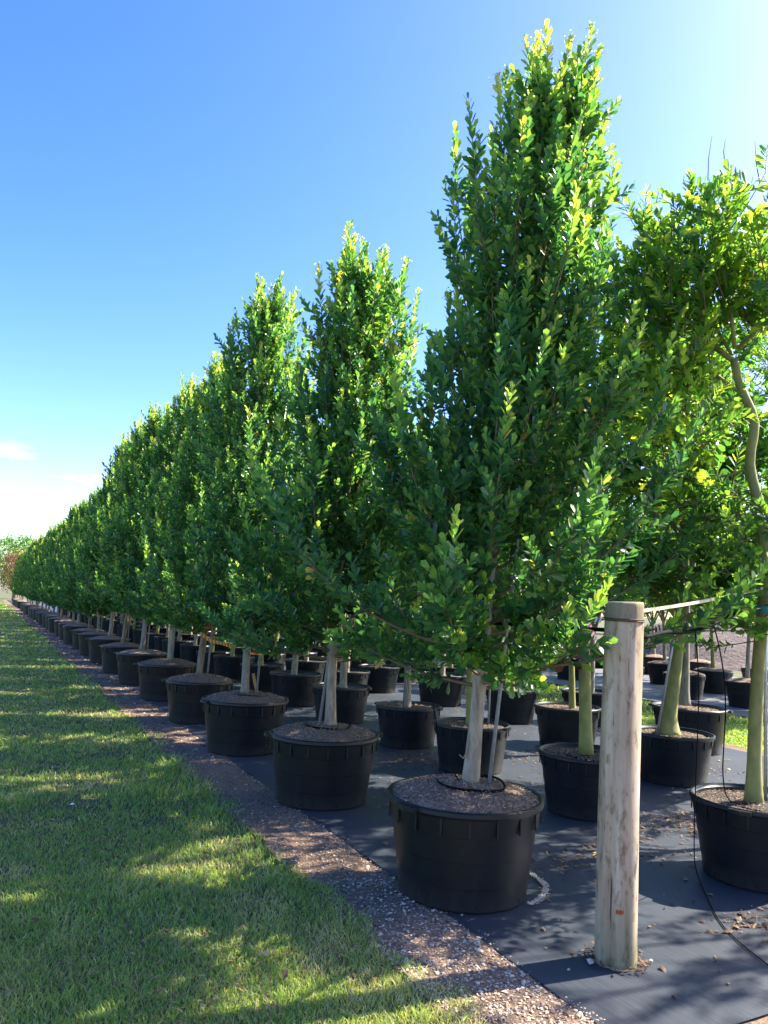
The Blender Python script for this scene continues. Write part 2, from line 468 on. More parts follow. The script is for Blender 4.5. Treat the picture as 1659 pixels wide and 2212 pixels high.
def grass(name, x, y, d, g, hmul=1.0, label=None):
    n = len(x)
    h = (.016 + .024 * g.random(n)) * (.6 + .9 * vnoise(x * 2.2, y * 2.2)) * hmul
    tuft = vnoise(x * 1.1 + 40, y * 1.1) > .80
    h = np.where(tuft & (g.random(n) < .35), h * 1.9, h)
    h = np.where((x > GRASS_X - .25) & (x < GRASS_X + .2), h * 1.35, h)
    lodw = np.maximum(1, d / 4.0)
    w = (.0018 + .0016 * g.random(n)) * lodw
    h = h * np.maximum(1, (d / 14.0)) ** .35
    az = g.random(n) * 2 * np.pi
    lean = h * (.35 + .9 * g.random(n))
    fx, fy = np.cos(az), np.sin(az)
    sa = g.random(n) * np.pi
    sx, sy = np.cos(sa), np.sin(sa)
    P = np.stack([x, y, np.full(n, -.03)], -1)
    S = np.stack([sx * w, sy * w, 0 * w], -1)
    mid = P + np.stack([fx * lean * .35, fy * lean * .35, h * .62], -1)
    tip = P + np.stack([fx * lean, fy * lean, h], -1)
    V = np.stack([P - S, P + S, mid - S * .75, mid + S * .75, tip], 1).reshape(-1, 3)
    base = np.arange(n)[:, None] * 5
    T = np.concatenate([base + np.array([[0, 1, 3]]), base + np.array([[0, 3, 2]]), base + np.array([[2, 3, 4]])], 1).reshape(-1, 3)
    dry = vnoise(x * 1.7 + 9, y * 1.7 + 4) * .5 + vnoise(x * 5.5, y * 5.5 + 20) * .5
    t = .14 + .42 * g.random(n) + .8 * np.clip(dry - .46, 0, 1) * 2 * g.random(n)
    t = np.where(g.random(n) < .09 + .7 * np.clip(dry - .56, 0, 1) * 2, .70 + .28 * g.random(n), t)
    me = tri_mesh(name, V, T, M['blade'], np.repeat(np.clip(t, 0, 1), 5))
    return me

def patch_keep(x, y, g):
    bare = vnoise(x * 1.3 + 30, y * 1.3 + 11) * .6 + vnoise(x * 4.1, y * 4.1 + 3) * .4
    return g.random(len(x)) > np.clip((bare - .64) * 5, 0, .6)
x, y, d, g = lod_points(620000, 2.3, 95, -14, 50, 1)
edge = GRASS_X + .16 * (vnoise(y * 2.1, y * 0 + 50) - .5) + .10 * (vnoise(y * 7, y * 0 + 60) - .5)
k = (x < edge + .05 * g.random(len(x))) & patch_keep(x, y, g) & (y > -1)
blades = obj('grass_blades', grass('grass_blades', x[k], y[k], d[k], g), None, 'stuff')
tag(blades, 'short green mown grass with dry patches beside the potted trees', 'grass')
x, y, d, g = lod_points(90000, 2.3, 60, -14, 50, 31)
k = (x < GRASS_X + .05) & (vnoise(x * 1.9 + 7, y * 1.9) * .6 + vnoise(x * 6, y * 6 + 2) * .4 > .38)
chips('dry_thatch', x[k], y[k], -.018 + .018 * g.random(k.sum()), (.020 + .03 * g.random(k.sum())) * np.maximum(1, d[k] / 6), g, M['litter'], .45 + .55 * g.random(k.sum()), .8, lawn, .12)
x, y, d, g = lod_points(110000, 9.5, 60, 10, 62, 2)
k = (x > 9.6) & (x < AISLE_X1 + .1 * g.random(len(x)))
x2, y2, d2, g2 = lod_points(70000, 9.5, 15, 40, 62, 3)
k2 = (x2 > 9.6) & (x2 < AISLE_X1)
aisle = obj('aisle_grass', grass('aisle_grass', np.r_[x[k], x2[k2]], np.r_[y[k], y2[k2]], np.r_[d[k], d2[k2]], g, 1.5), None, 'stuff')
tag(aisle, 'bright sunlit grass in the aisle behind the black pots', 'grass')

# ---- mulch chips and gravel
def zstrip(x, y):
    return -0.012 + .018 * (vnoise(x * 3, y * 3) + .5 * vnoise(x * 8, y * 8) - .4)
x, y, d, g = lod_points(260000, 2.4, 60, 2, 52, 21)
k = (x > 1.95 + .1 * vnoise(y * 4, y * 0)) & (x < 2.62 + .06 * (vnoise(y * 3, y * 0 + 9) - .5))
x, y, d = x[k], y[k], d[k]
big = g.random(len(x))
size = (.008 + .018 * big ** 3) * np.maximum(1, d / 6)
pale = vnoise(x * 1.4 + 5, y * 1.4) * .55 + .45 * vnoise(x * 4, y * 4)
t = np.clip(.08 + .5 * g.random(len(x)) + .30 * (pale - .4), 0, .85)
t = np.where(g.random(len(x)) < .12 + .50 * np.clip(1 - (y - 3.4) / 3.5, 0, 1), .76 + .2 * g.random(len(x)), t)
chips('mulch_chips', x, y, zstrip(x, y) + .003, size, g, M['chips'], t, parent=strip, asp=.6)
# separate stones, the ones near enough to pick out
def stone_mesh(seed):
    g = np.random.default_rng(seed)
    v = nrm(np.array([[x_, y_, z_] for x_ in (-1, 0, 1) for y_ in (-1, 0, 1) for z_ in (-1, 0, 1) if abs(x_) + abs(y_) + abs(z_) in (1, 3)], float))
    v *= (.75 + .5 * g.random((len(v), 1))) * np.array([1, .8, .6])
    import bmesh
    bm = bmesh.new()
    for q in v: bm.verts.new(q)
    bmesh.ops.convex_hull(bm, input=bm.verts)
    me = bpy.data.meshes.new('stone'); bm.to_mesh(me); bm.free()
    me.materials.append(M['stone'])
    return me
stones = [stone_mesh(s) for s in range(5)]
g = np.random.default_rng(8)
cnt = 0
while cnt < 270:
    yy = 2.3 + 3.6 * g.random() ** 1.6; xx = 2.02 + .56 * g.random()
    if g.random() > .25 + .75 * (xx - 2.0) / .6: continue
    s = .005 + .011 * g.random() ** 3
    o = obj('stone', stones[cnt % 5], strip)
    o.location = (xx, yy, float(zstrip(np.array(xx), np.array(yy))) + s * .3)
    o.scale = (s, s, s); o.rotation_euler = (g.random() * .5, g.random() * .5, g.random() * 6)
    cnt += 1
# leaf litter lying in drifts on the cloth
pts = []
for (px, py, sx, sy, n) in ((4.5, 7.75, .30, .25, 500), (5.5, 4.85, .35, .18, 700), (4.14, 4.36, .45, .12, 420), (4.25, 3.12, .16, .10, 220), (3.65, 6.2, .25, .25, 300),
                            (6.2, 7.6, .4, .3, 400), (4.0, 5.6, .3, .25, 220), (5.9, 9.5, .5, .4, 400), (3.9, 8.7, .35, .5, 400), (7.6, 6.6, .5, .5, 350), (5.9, 6.3, .5, .3, 300), (6.5, 11, 1.2, 1.5, 700), (3.9, 11.5, .3, 2.5, 800)):
    pts.append(np.stack([px + sx * g.standard_normal(n), py + sy * g.standard_normal(n)], -1))
pts.append(np.stack([2.75 + 6.2 * g.random(1100), 2.6 + 9 * g.random(1100)], -1))
pts = np.concatenate(pts)
o = chips('leaf_litter', pts[:, 0], pts[:, 1], np.full(len(pts), .009), .014 + .050 * g.random(len(pts)) ** 2.2, g, M['litter'], g.random(len(pts)), flat=.6, asp=.35)
o.parent = cloth
# chalky ring left where the first pot stood before
A = -1.35 + 1.5 * g.random(900); A = A[(vnoise(A * 9, A * 0 + 2) > .12) | (g.random(len(A)) < .4)]
rr_ = .45 + .011 * g.standard_normal(len(A)) + .012 * (vnoise(A * 5, A * 0 + 5) - .5)
chips('chalky_ring', 3.0 + rr_ * np.cos(A), 4.27 + rr_ * np.sin(A), np.full(len(A), .0125), np.full(len(A), .010), g, M['chips'], .86 + .14 * g.random(len(A)), .4, cloth, .8)

# ------------------------------------------------------------------ pots
PR, PHT = .5, .59
def ring_prof():
    """outer wall profile from base to the underside of the rim, four stacked bands"""
    zs = [0, .012, .135, .138, .141, .285, .288, .291, .43, .433, .437, .548]
    pr = []
    for z in zs:
        r = .402 + (.478 - .402) * z / .548
        pr.append([r, z])
    for i in (2, 3, 5, 6, 8, 9): pr[i][0] -= .0035
    for i in (4, 7, 10): pr[i][0] += .001
    pr[10][0] += .005; pr[11][0] += .006
    pr[0][0] -= .008
    return pr
b = MB(); b.lathe(ring_prof() + [(.470, .575), (.455, .565), (.40, .02)], 56)
for i in range(18):                                                   # moulded ribs on the top band
    a = 2 * math.pi * i / 18 + .1
    r0 = .4835
    b.box((r0 * math.cos(a), r0 * math.sin(a), .497), (.010, .014, .100), a)
ME_BODY = b.mesh('body', M['pot'], True, True)
b = MB()
b.lathe([(.474, .548), (.497, .546), (.503, .560), (.501, .582), (.492, .590), (.478, .588), (.470, .576)], 56)
ME_RIM = b.mesh('rim', M['pot'], True, True)
b = MB()
V = []
for a, ro in ((-.17, .49), (-.14, .538), (0, .548), (.14, .538), (.17, .49)):
    for z in (.556, .584): V.append((ro * math.cos(a), ro * math.sin(a), z))
V += [(.485, .05, .556), (.485, -.05, .556)]
F = [(2 * i, 2 * i + 2, 2 * i + 3, 2 * i + 1) for i in range(4)] + [(1, 3, 5, 7, 9), (8, 6, 4, 2, 0)]
b.add(V, F); ME_LUG = b.mesh('handle', M['pot'], False)
b = MB(); ang = np.linspace(0, 2 * np.pi, 12, endpoint=False)
b.add(np.stack([np.full(12, .4085), .017 * np.cos(ang), .040 + .017 * np.sin(ang)], -1), [tuple(range(12))])
b.add(np.stack([np.full(12, .400), .017 * np.cos(ang), .040 + .017 * np.sin(ang)], -1), [tuple(range(12))])
ME_HOLE = b.mesh('drain_hole', M['hole'], False)
def soil_mesh(dome, z0, material, seed):
    g = np.random.default_rng(seed)
    b = MB(); V = [(0, 0, z0 + dome)]; F = []
    rs = [.1, .2, .3, .38, .44, .474]
    for i, r in enumerate(rs):
        for j in range(36):
            a = 2 * math.pi * j / 36
            nz_ = float(vnoise(np.array(r * math.cos(a) * 9 + seed * 7), np.array(r * math.sin(a) * 9)))
            V.append((r * math.cos(a), r * math.sin(a), z0 + dome * (1 - (r / .474) ** 2) + .022 * (nz_ - .5)))
    F += [(0, 1 + j, 1 + (j + 1) % 36) for j in range(36)]
    for i in range(len(rs) - 1):
        for j in range(36): F.append((1 + i * 36 + j, 1 + (i + 1) * 36 + j, 1 + (i + 1) * 36 + (j + 1) % 36, 1 + i * 36 + (j + 1) % 36))
    b.add(V, F)
    return b.mesh('soil', material)
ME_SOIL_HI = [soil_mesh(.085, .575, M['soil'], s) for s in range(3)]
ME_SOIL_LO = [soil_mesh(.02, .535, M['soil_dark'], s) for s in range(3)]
def soil_chips(seed, dome, z0, n):
    g = np.random.default_rng(seed)
    r = .465 * np.sqrt(g.random(n)); a = g.random(n) * 2 * np.pi
    x, y = r * np.cos(a), r * np.sin(a)
    z = z0 + dome * (1 - (r / .474) ** 2) + .008 * g.random(n) + .004
    o = chips('mulch_cover', x, y, z, np.full(n, .027), g, M['chips'], np.clip(.12 + .75 * g.random(n), 0, .88), 1.0, None, .22)
    me = o.data; bpy.data.objects.remove(o); return me
ME_CH_HI = soil_chips(3, .085, .575, 3800)
ME_CH_LO = soil_chips(4, .02, .535, 1500)

def pot(x, y, s, rot, label, near, hi, group, i=0):
    t = empty('nursery_pot', (x, y, .004), label, 'pot', group)
    t.scale = (s, s, s); t.rotation_euler = (0, 0, rot)
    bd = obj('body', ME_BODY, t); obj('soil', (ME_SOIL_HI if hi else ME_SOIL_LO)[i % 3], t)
    if near > 0:
        rm = obj('rim', ME_RIM, t)
        for a in (0, math.pi):
            o = obj('handle', ME_LUG, rm); o.rotation_euler = (0, 0, a)
    if near > 1:
        for q in range(8):
            o = obj('drain_hole', ME_HOLE, bd); o.rotation_euler = (0, 0, q * math.pi / 4 + .2)
        obj('mulch_cover', ME_CH_HI if hi else ME_CH_LO, t, 'stuff')
    return t

# ------------------------------------------------------------------ foliage
# leaf templates: (along, side, normal) rows, triangles
T8 = (np.array([(0, 0, 0), (.38, -.38, .10), (.38, .38, .10), (.40, 0, -.04), (.80, -.50, .07), (.80, .50, .07), (.78, 0, -.05), (1, 0, .0)]),
      np.array([(0, 1, 3), (0, 3, 2), (1, 4, 6), (1, 6, 3), (3, 6, 5), (3, 5, 2), (4, 7, 6), (6, 7, 5)]))
T4 = (np.array([(0, 0, 0), (.55, -.5, .10), (.55, .5, .10), (.55, 0, -.05), (1, 0, 0)]),
      np.array([(0, 1, 3), (0, 3, 2), (1, 4, 3), (3, 4, 2)]))

class Leaves:
    def __init__(self): self.P, self.D, self.N, self.L, self.W, self.t = [], [], [], [], [], []
    def add(self, P, D, N, L, W, t):
        self.P.append(P); self.D.append(D); self.N.append(N); self.L.append(L); self.W.append(W); self.t.append(t)
    def cat(self):
        return [np.concatenate(q) for q in (self.P, self.D, self.N, self.L, self.W, self.t)]
def leaf_soup(arr, tmpl, keep=None):
    P, D, N, L, W, t = [q if keep is None else q[keep] for q in arr]
    D = nrm(D); S = nrm(np.cross(N, D)); N = np.cross(D, S)
    tv, tt = tmpl
    V = P[:, None] + tv[None, :, 0, None] * (L[:, None, None] * D[:, None]) + tv[None, :, 1, None] * (W[:, None, None] * S[:, None]) + tv[None, :, 2, None] * (W[:, None, None] * N[:, None])
    T = (np.arange(len(P)) * len(tv))[:, None, None] + tt[None]
    return V.reshape(-1, 3), T.reshape(-1, 3), np.repeat(t, len(tv))

def bez(p0, p1, p2, n):
    t = np.linspace(0, 1, n)[:, None]
    return (1 - t) ** 2 * p0 + 2 * t * (1 - t) * p1 + t * t * p2

def shoot(LV, stem, g, p, d, length, leafL, asp, young, spacing, phyl=2.4, open0=1.15, open1=.45, upb=.25, dark=0.0):
    d = nrm(d)
    bendv = nrm(g.standard_normal(3)) * .15 + np.array([0, 0, upb])
    n = max(5, int(length / spacing))
    t = np.linspace(.08, 1, n)
    P = p + d * (t * length)[:, None] + bendv * (t ** 2 * length * .5)[:, None]
    ax = nrm(d + bendv * t[:, None])
    a0 = np.array([0, 0, 1.0]) if abs(d[2]) < .85 else np.array([1.0, 0, 0])
    u = nrm(np.cross(ax, a0)); v = np.cross(ax, u)
    ph = g.random() * 6.28 + np.arange(n) * phyl + g.standard_normal(n) * .25
    rad = np.cos(ph)[:, None] * u + np.sin(ph)[:, None] * v
    op = open0 + (open1 - open0) * t + g.standard_normal(n) * .16
    D = ax * np.cos(op)[:, None] + rad * np.sin(op)[:, None] + np.array([0, 0, .12])
    N = ax * np.sin(op)[:, None] - rad * np.cos(op)[:, None] + g.standard_normal((n, 3)) * .18
    L = leafL * (.75 + .45 * g.random(n)) * (1 - .35 * t ** 3)
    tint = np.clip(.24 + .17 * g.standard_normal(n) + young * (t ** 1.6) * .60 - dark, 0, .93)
    tint = np.where(g.random(n) < .006, .97, tint)
    LV.add(P, D, N, L, L * asp * (.85 + .3 * g.random(n)), tint)
    if stem is not None:
        k = [0, n // 2, n - 1]
        stem.tube(np.vstack([p, P[k[1]], P[k[2]]]), [.0040, .0030, .002], 3, False)
    return P[-1]

def flower_tip(LV, g, p, n=22, s=.05):
    P = p + g.standard_normal((n, 3)) * s * .55
    LV.add(P, nrm(g.standard_normal((n, 3)) + [0, 0, .5]), nrm(g.standard_normal((n, 3))), np.full(n, .016), np.full(n, .012), .86 + .08 * g.random(n))

PROF_T = [0, .05, .12, .2, .4, .6, .8, .92, 1.0]
PROF_R = [.55, .82, .96, 1.0, .84, .62, .50, .38, .18]
def column_tree(seed, top, lean, width=1.0, z0=1.22, nb=92, bumps=()):
    """upright evergreen with ascending leafy shoots; returns trunk, limb and leaf data in tree space (z=0 at ground)"""
    g = np.random.default_rng(seed)
    LV, st, tr = Leaves(), MB(), MB()
    lean = np.array(lean)
    def axis(z):
        q = z / top
        return np.array([lean[0] * q ** 1.3 + .03 * math.sin(z * 1.7 + seed), lean[1] * q ** 1.3 + .03 * math.cos(z * 1.3 + seed), z])
    zz = np.linspace(.50, top * .93, 18)
    tr.tube([axis(z) for z in zz], [.058 * (1 - .8 * (z / top)) + (.022 if z < .62 else 0) + .004 * math.sin(z * 9 + seed) for z in zz], 9)
    for i in range(nb):
        u = (i + .5) / nb
        h = z0 + (top - z0 - .45) * u ** 1.12
        az = i * 2.399 + g.standard_normal() * .25
        rise = (.18 + .75 * min(1, u * 5)) * (.75 + .5 * g.random())
        ze = min(h + rise, top - .05)
        q = (ze - z0) / (top - z0)
        Rr = np.interp(q, PROF_T, PROF_R) * width * (.66 + .34 * g.random()) * (.72 + .60 * float(vnoise(np.array((az % 6.283) * 1.1 + seed * 3.1), np.array(ze * 1.7 + seed))))
        if u < .12: Rr *= 1.0
        for (ba, bz, bw) in bumps:
            if abs(ze - bz) < .45 and math.cos(az - ba) > .6: Rr *= bw; ze += .15
        dr = np.array([math.cos(az), math.sin(az), 0])
        p0 = axis(h); p2 = axis(ze) + dr * Rr; p2[2] = ze
        p1 = p0 + dr * Rr * .62 + np.array([0, 0, .18 * rise])
        C = bez(p0, p1, p2, 9)
        st.tube(C, np.linspace(.010 * (1 - .5 * u) + .003, .0035, 9), 4, False)
        tan = nrm(np.gradient(C, axis=0))
        young = (.1 * g.random() if g.random() < .35 else .3 + .8 * g.random()) + .45 * max(0, q - .5)  # yellower towards the top: young growth plus sunlit gold put into the tint
        ns = int(10 + 6 * (1 - u) + (4 if u < .3 else 0))
        for s_ in np.linspace(.16, .97, ns):
            k = min(8, int(s_ * 8)); p = C[k] + (C[min(8, k + 1)] - C[k]) * (s_ * 8 - k)
            side = nrm(np.cross(tan[k], g.standard_normal(3)))
            d = tan[k] * .55 + side * .62 + np.array([0, 0, .38]) + dr * .15
            shoot(LV, st, g, p, d, (.17 + .16 * g.random()), .089, .50, young * (.4 + .6 * g.random()), .0145, dark=.05 - .26 * max(0, q - .55))  # upper leaves lightened as well, sun on the crown top mixed with young flush
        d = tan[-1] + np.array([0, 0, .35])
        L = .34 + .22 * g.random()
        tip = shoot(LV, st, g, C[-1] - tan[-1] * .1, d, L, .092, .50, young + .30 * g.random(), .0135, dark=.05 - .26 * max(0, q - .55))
        if q > .5 and g.random() < .55:
            flower_tip(LV, g, tip, 26, .04)
        elif g.random() < .12:
            flower_tip(LV, g, tip, 14, .03)
    for i in range(7):                                                # leaders
        p = axis(top - .62 - .09 * i)
        shoot(LV, st, g, p, np.array([g.standard_normal() * .3, g.standard_normal() * .3, 1]), .5, .092, .40, .8, .012)
    return tr, st, LV.cat()

def broad_tree(seed, trunk, limbs, kind, nsub=9, nshoot=9, leafL=.075, asp=.42, spread=.55, tw=True, shoot_len=.30, trunk_r=.065, flare=.02, young=.6, dark=.0, limb_r=None):
    """trunk and main limbs as polylines; sub-branches and leafy shoots grown on the limbs"""
    g = np.random.default_rng(seed)
    LV, st, tr = Leaves(), MB(), MB()
    trunk = np.asarray(trunk, float)
    def fine(P, n):
        P = np.asarray(P, float); s = np.r_[0, np.cumsum(np.linalg.norm(np.diff(P, axis=0), axis=1))]
        t = np.linspace(0, s[-1], n)
        Q = np.stack([np.interp(t, s, P[:, i]) for i in range(3)], -1)
        for _ in range(2): Q[1:-1] = (Q[:-2] + 2 * Q[1:-1] + Q[2:]) / 4
        return Q
    Tq = fine(trunk, 32)
    rt_ = np.linspace(trunk_r, trunk_r * .62, 32); rt_[:3] += np.array([flare, flare * .5, flare * .2])
    tr.tube(Tq, rt_, 10)
    phyl = {'pinnate': math.pi, 'whorl': 2.2, 'small': 2.4}[kind]
    for li, Lm in enumerate(limbs):
        C = fine(Lm, 12)
        r0 = limb_r[li] if limb_r else trunk_r * .5
        tr.tube(C, np.linspace(r0, .007, 12), 6, False)
        tan = nrm(np.gradient(C, axis=0))
        for s_ in np.linspace(.22, 1, nsub):
            k = int(s_ * 11); p = C[k]
            side = nrm(np.cross(tan[k], g.standard_normal(3)))
            d = nrm(tan[k] * .5 + side * .8 + np.array([0, 0, .25]))
            L = (.35 + spread * g.random()) * (1.1 - .4 * s_)
            e = p + d * L + np.array([0, 0, .12 * L])
            B = bez(p, p + d * L * .5 - np.array([0, 0, .04]), e, 6)
            st.tube(B, np.linspace(.008, .003, 6), 4, False)
            yg = young * g.random()
            for s2 in np.linspace(.2, 1, nshoot):
                q = B[int(s2 * 5)]
                dd = d * .5 + nrm(g.standard_normal(3)) * .8 + np.array([0, 0, .35])
                sl = shoot_len * (.6 + .6 * g.random())
                if kind == 'pinnate': shoot(LV, st, g, q, dd, sl, leafL, asp, yg, .021, math.pi, 1.15, .55, -.25, dark)
                elif kind == 'whorl': shoot(LV, st, g, q, dd, sl * .6, leafL, asp, yg, .018, 2.2, 1.35, .7, .05, dark)
                else: shoot(LV, st, g, q, dd, sl, leafL, asp, yg, .020, 2.4, 1.1, .6, .05, dark)
    return tr, st, LV.cat()

def mk(name, soup, material):
    return tri_mesh(name, *soup[:2], material, soup[2], True)

def tree_meshes(data, tmpl, lm, bark, keep=None):
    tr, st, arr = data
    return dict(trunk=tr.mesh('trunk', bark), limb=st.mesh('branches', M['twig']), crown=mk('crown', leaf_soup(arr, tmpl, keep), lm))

def place_tree(me, x, y, rot, s, label, group, name='potted_tree', cat='tree'):
    t = empty(name, (x, y, 0), label, cat, group)
    t.rotation_euler = (0, 0, rot); t.scale = s if hasattr(s, '__len__') else (s, s, s)
    obj('trunk', me['trunk'], t); obj('branches', me['limb'], t, 'stuff'); obj('crown', me['crown'], t, 'stuff')
    return t

UNIT = {}
def unit_leaf(tmpl, tint, lm, key):
    if key not in UNIT:
        V, T = tmpl
        UNIT[key] = tri_mesh('leaf', V, T, lm, np.full(len(V), tint), True)
    return UNIT[key]

def hero_tree(data, tmpl, lm, bark, x, y, label, group, n=300, key='a', name='potted_tree'):
    """the leaves that show largest become parts of their own, the rest one crown"""
    tr, st, arr = data
    P, D, N, L, W, t = arr
    world = P + np.array([x, y, 0])
    dist = np.linalg.norm(world - CAM, axis=1)
    g = np.random.default_rng(77)
    sc = W * L / dist ** 2 * (.7 + .3 * g.random(len(P)))
    S = nrm(np.cross(N, nrm(D)))
    face = np.abs((np.cross(nrm(D), S) * nrm(world - CAM)).sum(1))
    d2 = world - CAM
    dep = d2 @ FW
    px = PW / 2 + FPX * (d2 @ RT) / dep
    inside = (px > 0) & (px < PW) & (L > .03)
    sc = sc * (.3 + face) * inside
    pick = np.argsort(-sc)[:n]
    keep = np.ones(len(P), bool); keep[pick] = False
    me = tree_meshes(data, tmpl, lm, bark, keep)
    o = place_tree(me, x, y, 0, 1, label, group, name)
    for i in pick:
        b_ = int(t[i] * 8)
        lf = obj('leaf', unit_leaf(tmpl, (b_ + .5) / 8, lm, (key, b_)), o)
        dv = nrm(D[i]); sv = nrm(np.cross(N[i], dv)); nv = np.cross(dv, sv)
        mm = Matrix.Identity(4)
        for r in range(3):
            mm[r][0], mm[r][1], mm[r][2], mm[r][3] = dv[r] * L[i], sv[r] * W[i], nv[r] * W[i], P[i][r]
        lf.matrix_basis = mm
    return o

ORD = ['first', 'second', 'third', 'fourth', 'fifth', 'sixth', 'seventh', 'eighth', 'ninth', 'tenth', 'eleventh', 'twelfth', 'thirteenth', 'fourteenth', 'fifteenth', 'sixteenth',
       'seventeenth', 'eighteenth', 'nineteenth', 'twentieth']

# ------------------------------------------------------------------ row along the grass
ROW_X, ROW_Y, STEP = 2.86, 4.21, 2.287
G1 = 'columnar trees in the row along the grass'
GP1 = 'large black pots in the row along the grass'
rr = random.Random(4)
camr = (.888, -.46)
d1 = column_tree(1, 5.42, (.50, -.26), 1.0, 1.24, 108, bumps=((2.7, 4.45, 1.35), (-.48, 1.85, 1.45), (-.48, 2.4, 1.25), (2.7, 2.1, 1.15)))
d2 = column_tree(2, 4.85, (.10, -.05), 1.0, 1.22, 94)
d3 = column_tree(3, 5.3, (.02, .0), .98, 1.25, 98)
d4 = column_tree(4, 5.3, (.06, .06), .98, 1.25, 94)
mv = [tree_meshes(q, T8, M['leaf'], b_) for q, b_ in ((d3, M['bark_grey']), (d4, M['bark']), (column_tree(5, 5.2, (-.05, .08), .98, 1.25, 88), M['bark_pale']))]
bx, by = 2.845, 4.235
hero_tree(d1, T8, M['leaf'], M['bark_pale'], bx, by, 'tallest glossy dark green tree rising behind the wooden post, first in the grass-side row', G1, 300, 'h')
hero_tree(d2, T8, M['leaf'], M['bark_pale'], ROW_X + .03, ROW_Y + STEP, 'columnar tree with red tag on its pale forked trunk, second from the wooden post', G1, 300, 'h')
tops = [6, 5.4, 5.75, 5.84, 5.9, 5.75, 5.4, 5.5, 5.35, 5.2, 5.0, 5.1, 5.0]
NROW = 36
for k in range(NROW):
    if k in (27, 28): continue
    xx = ROW_X + rr.uniform(-.05, .05) * (k > 1); yy = ROW_Y + k * STEP + rr.uniform(-.06, .06) * (k > 1)
    if k < 16:
        lp = 'black pot of the %s tree from the wooden post, in the row along the grass' % ORD[k]
        lt = 'columnar green tree, %s from the wooden post in the row along the grass' % ORD[k]
    elif k < 27:
        lp = 'black pot far down the grass-side row, past the sixteenth tree'; lt = 'columnar green tree far down the grass-side row, past the sixteenth tree'
    else:
        lp = 'black pot beyond the cross path at the far row end'; lt = 'columnar green tree beyond the cross path at the far row end'
    if k == 0: lp = 'large black pot with mounded mulch and coiled drip tube beside the wooden post'
    pot(xx, yy, 1.0 if k < 2 else rr.uniform(.96, 1.02), rr.uniform(-.3, .3) if k else .25, lp, 2 if k < 5 else (1 if k < 10 else 0), True, GP1, k)
    if k >= 2:
        base_top = (5.75, 5.6, 5.5)[(k - 2) % 3]
        tp = (tops[k] if k < len(tops) else 5.0) * rr.uniform(.88, 1.05)
        s = tp / base_top
        place_tree(mv[(k - 2) % 3], xx, yy, 0 if k == 2 else rr.uniform(0, 6.28), (min(1.05, s * 1.02), min(1.05, s * 1.02), s if k > 2 else 1), lt, G1)

# ------------------------------------------------------------------ rows behind
def up_limbs(seed, zf, top, spread, n, r0=.0, lean=(0, 0)):
    g = np.random.default_rng(seed)
    out = []
    for i in range(n):
        a = i * 2 * math.pi / n + g.standard_normal() * .3
        R_ = spread * (.6 + .5 * g.random())
        zs = zf - .25 * g.random() * (i % 2)
        ze = top - (top - zf) * .35 * g.random()
        p0 = np.array([lean[0], lean[1], zs]); p2 = p0 + np.array([math.cos(a) * R_, math.sin(a) * R_, ze - zs])
        out.append(bez(p0, p0 + (p2 - p0) * np.array([.75, .75, .45]), p2, 6))
    out.append([(lean[0], lean[1], zf), (lean[0] + .05, lean[1], (zf + top) / 2), (lean[0], lean[1] + .06, top)])
    return out
BV = []
for s_, (zf, top, spr, kind, L, bark, lm, asp) in enumerate([
        (1.95, 4.6, .95, 'small', .075, 'bark_green', 'leaf_b', .45),
        (2.05, 5.0, 1.0, 'pinnate', .062, 'bark_green', 'leaf_b', .42),
        (1.85, 4.5, .90, 'whorl', .13, 'bark_grey', 'leaf_b', .38),
        (1.75, 4.8, .85, 'small', .085, 'bark_pale', 'leaf', .42)]):
    lean = (.05 * math.sin(s_ * 3), .05 * math.cos(s_ * 2))
    dat = broad_tree(30 + s_, [(0, 0, .48), (lean[0] * .6, lean[1] * .4, 1.2), (lean[0], lean[1], zf)], up_limbs(50 + s_, zf, top, spr, 6, lean=lean), kind, 11, 11 if kind != 'whorl' else 9, L * 1.18, asp, .5, trunk_r=.055 + .012 * (s_ == 2), young=.75)
    BV.append(tree_meshes(dat, T4, M[lm], M[bark]))

rows = [
    ('second', 4.95, [None, None, 7.2, 8.62, 10.65, 12.45] + [12.45 + 1.8 * i for i in range(1, 26)]),
    ('third', 7.15, [None, 8.1, 10.1, 11.95] + [11.95 + 2.0 * i for i in range(1, 24)]),
    ('short middle', 6.1, [13.1 + 2.05 * i for i in range(20)]),
    ('fourth', 8.75, [None, 9.5, 11.5, 13.6] + [13.6 + 2.1 * i for i in range(1, 20)])]
KN = {'small': 'small-leaved', 'pinnate': 'feathery-leaved', 'whorl': 'broad-leaved', 'glossy': 'dense glossy-leaved'}
kinds = ['small-leaved', 'feathery-leaved', 'broad-leaved', 'glossy-leaved']
jit = random.Random(9)
vi = 0
for rn, X, ys in rows:
    for i, yv in enumerate(ys):
        if yv is None: continue
        xx = X + jit.uniform(-.1, .1) + (.45 if (rn == 'third' and 9 < yv < 12.5) else 0); yy = yv + jit.uniform(-.08, .08)
        near = 2 if yy < 9 else (1 if yy < 16 else 0)
        s = jit.uniform(.84, .92)
        v = (vi * 7 + vi // 3) % 4; vi += 1
        if i < 16:
            lp = 'black pot in the %s row from the lawn, %s from the post end' % (rn, ORD[i])
            lt = '%s tree in the %s row from the lawn, %s from the post end' % (kinds[v], rn, ORD[i])
        else:
            lp = 'black pot deep in the %s row from the lawn, past the sixteenth pot' % rn
            lt = '%s tree deep in the %s row from the lawn, past the sixteenth' % (kinds[v], rn)
        pot(xx, yy, s, jit.uniform(0, 6), lp, near, False, 'black pots in the rows behind', i)
        sc = jit.uniform(.80, .98)
        place_tree(BV[v], xx + jit.uniform(-.05, .05), yy + jit.uniform(-.05, .05), jit.uniform(0, 6.28), (sc, sc, sc), lt, 'trees in the rows behind')
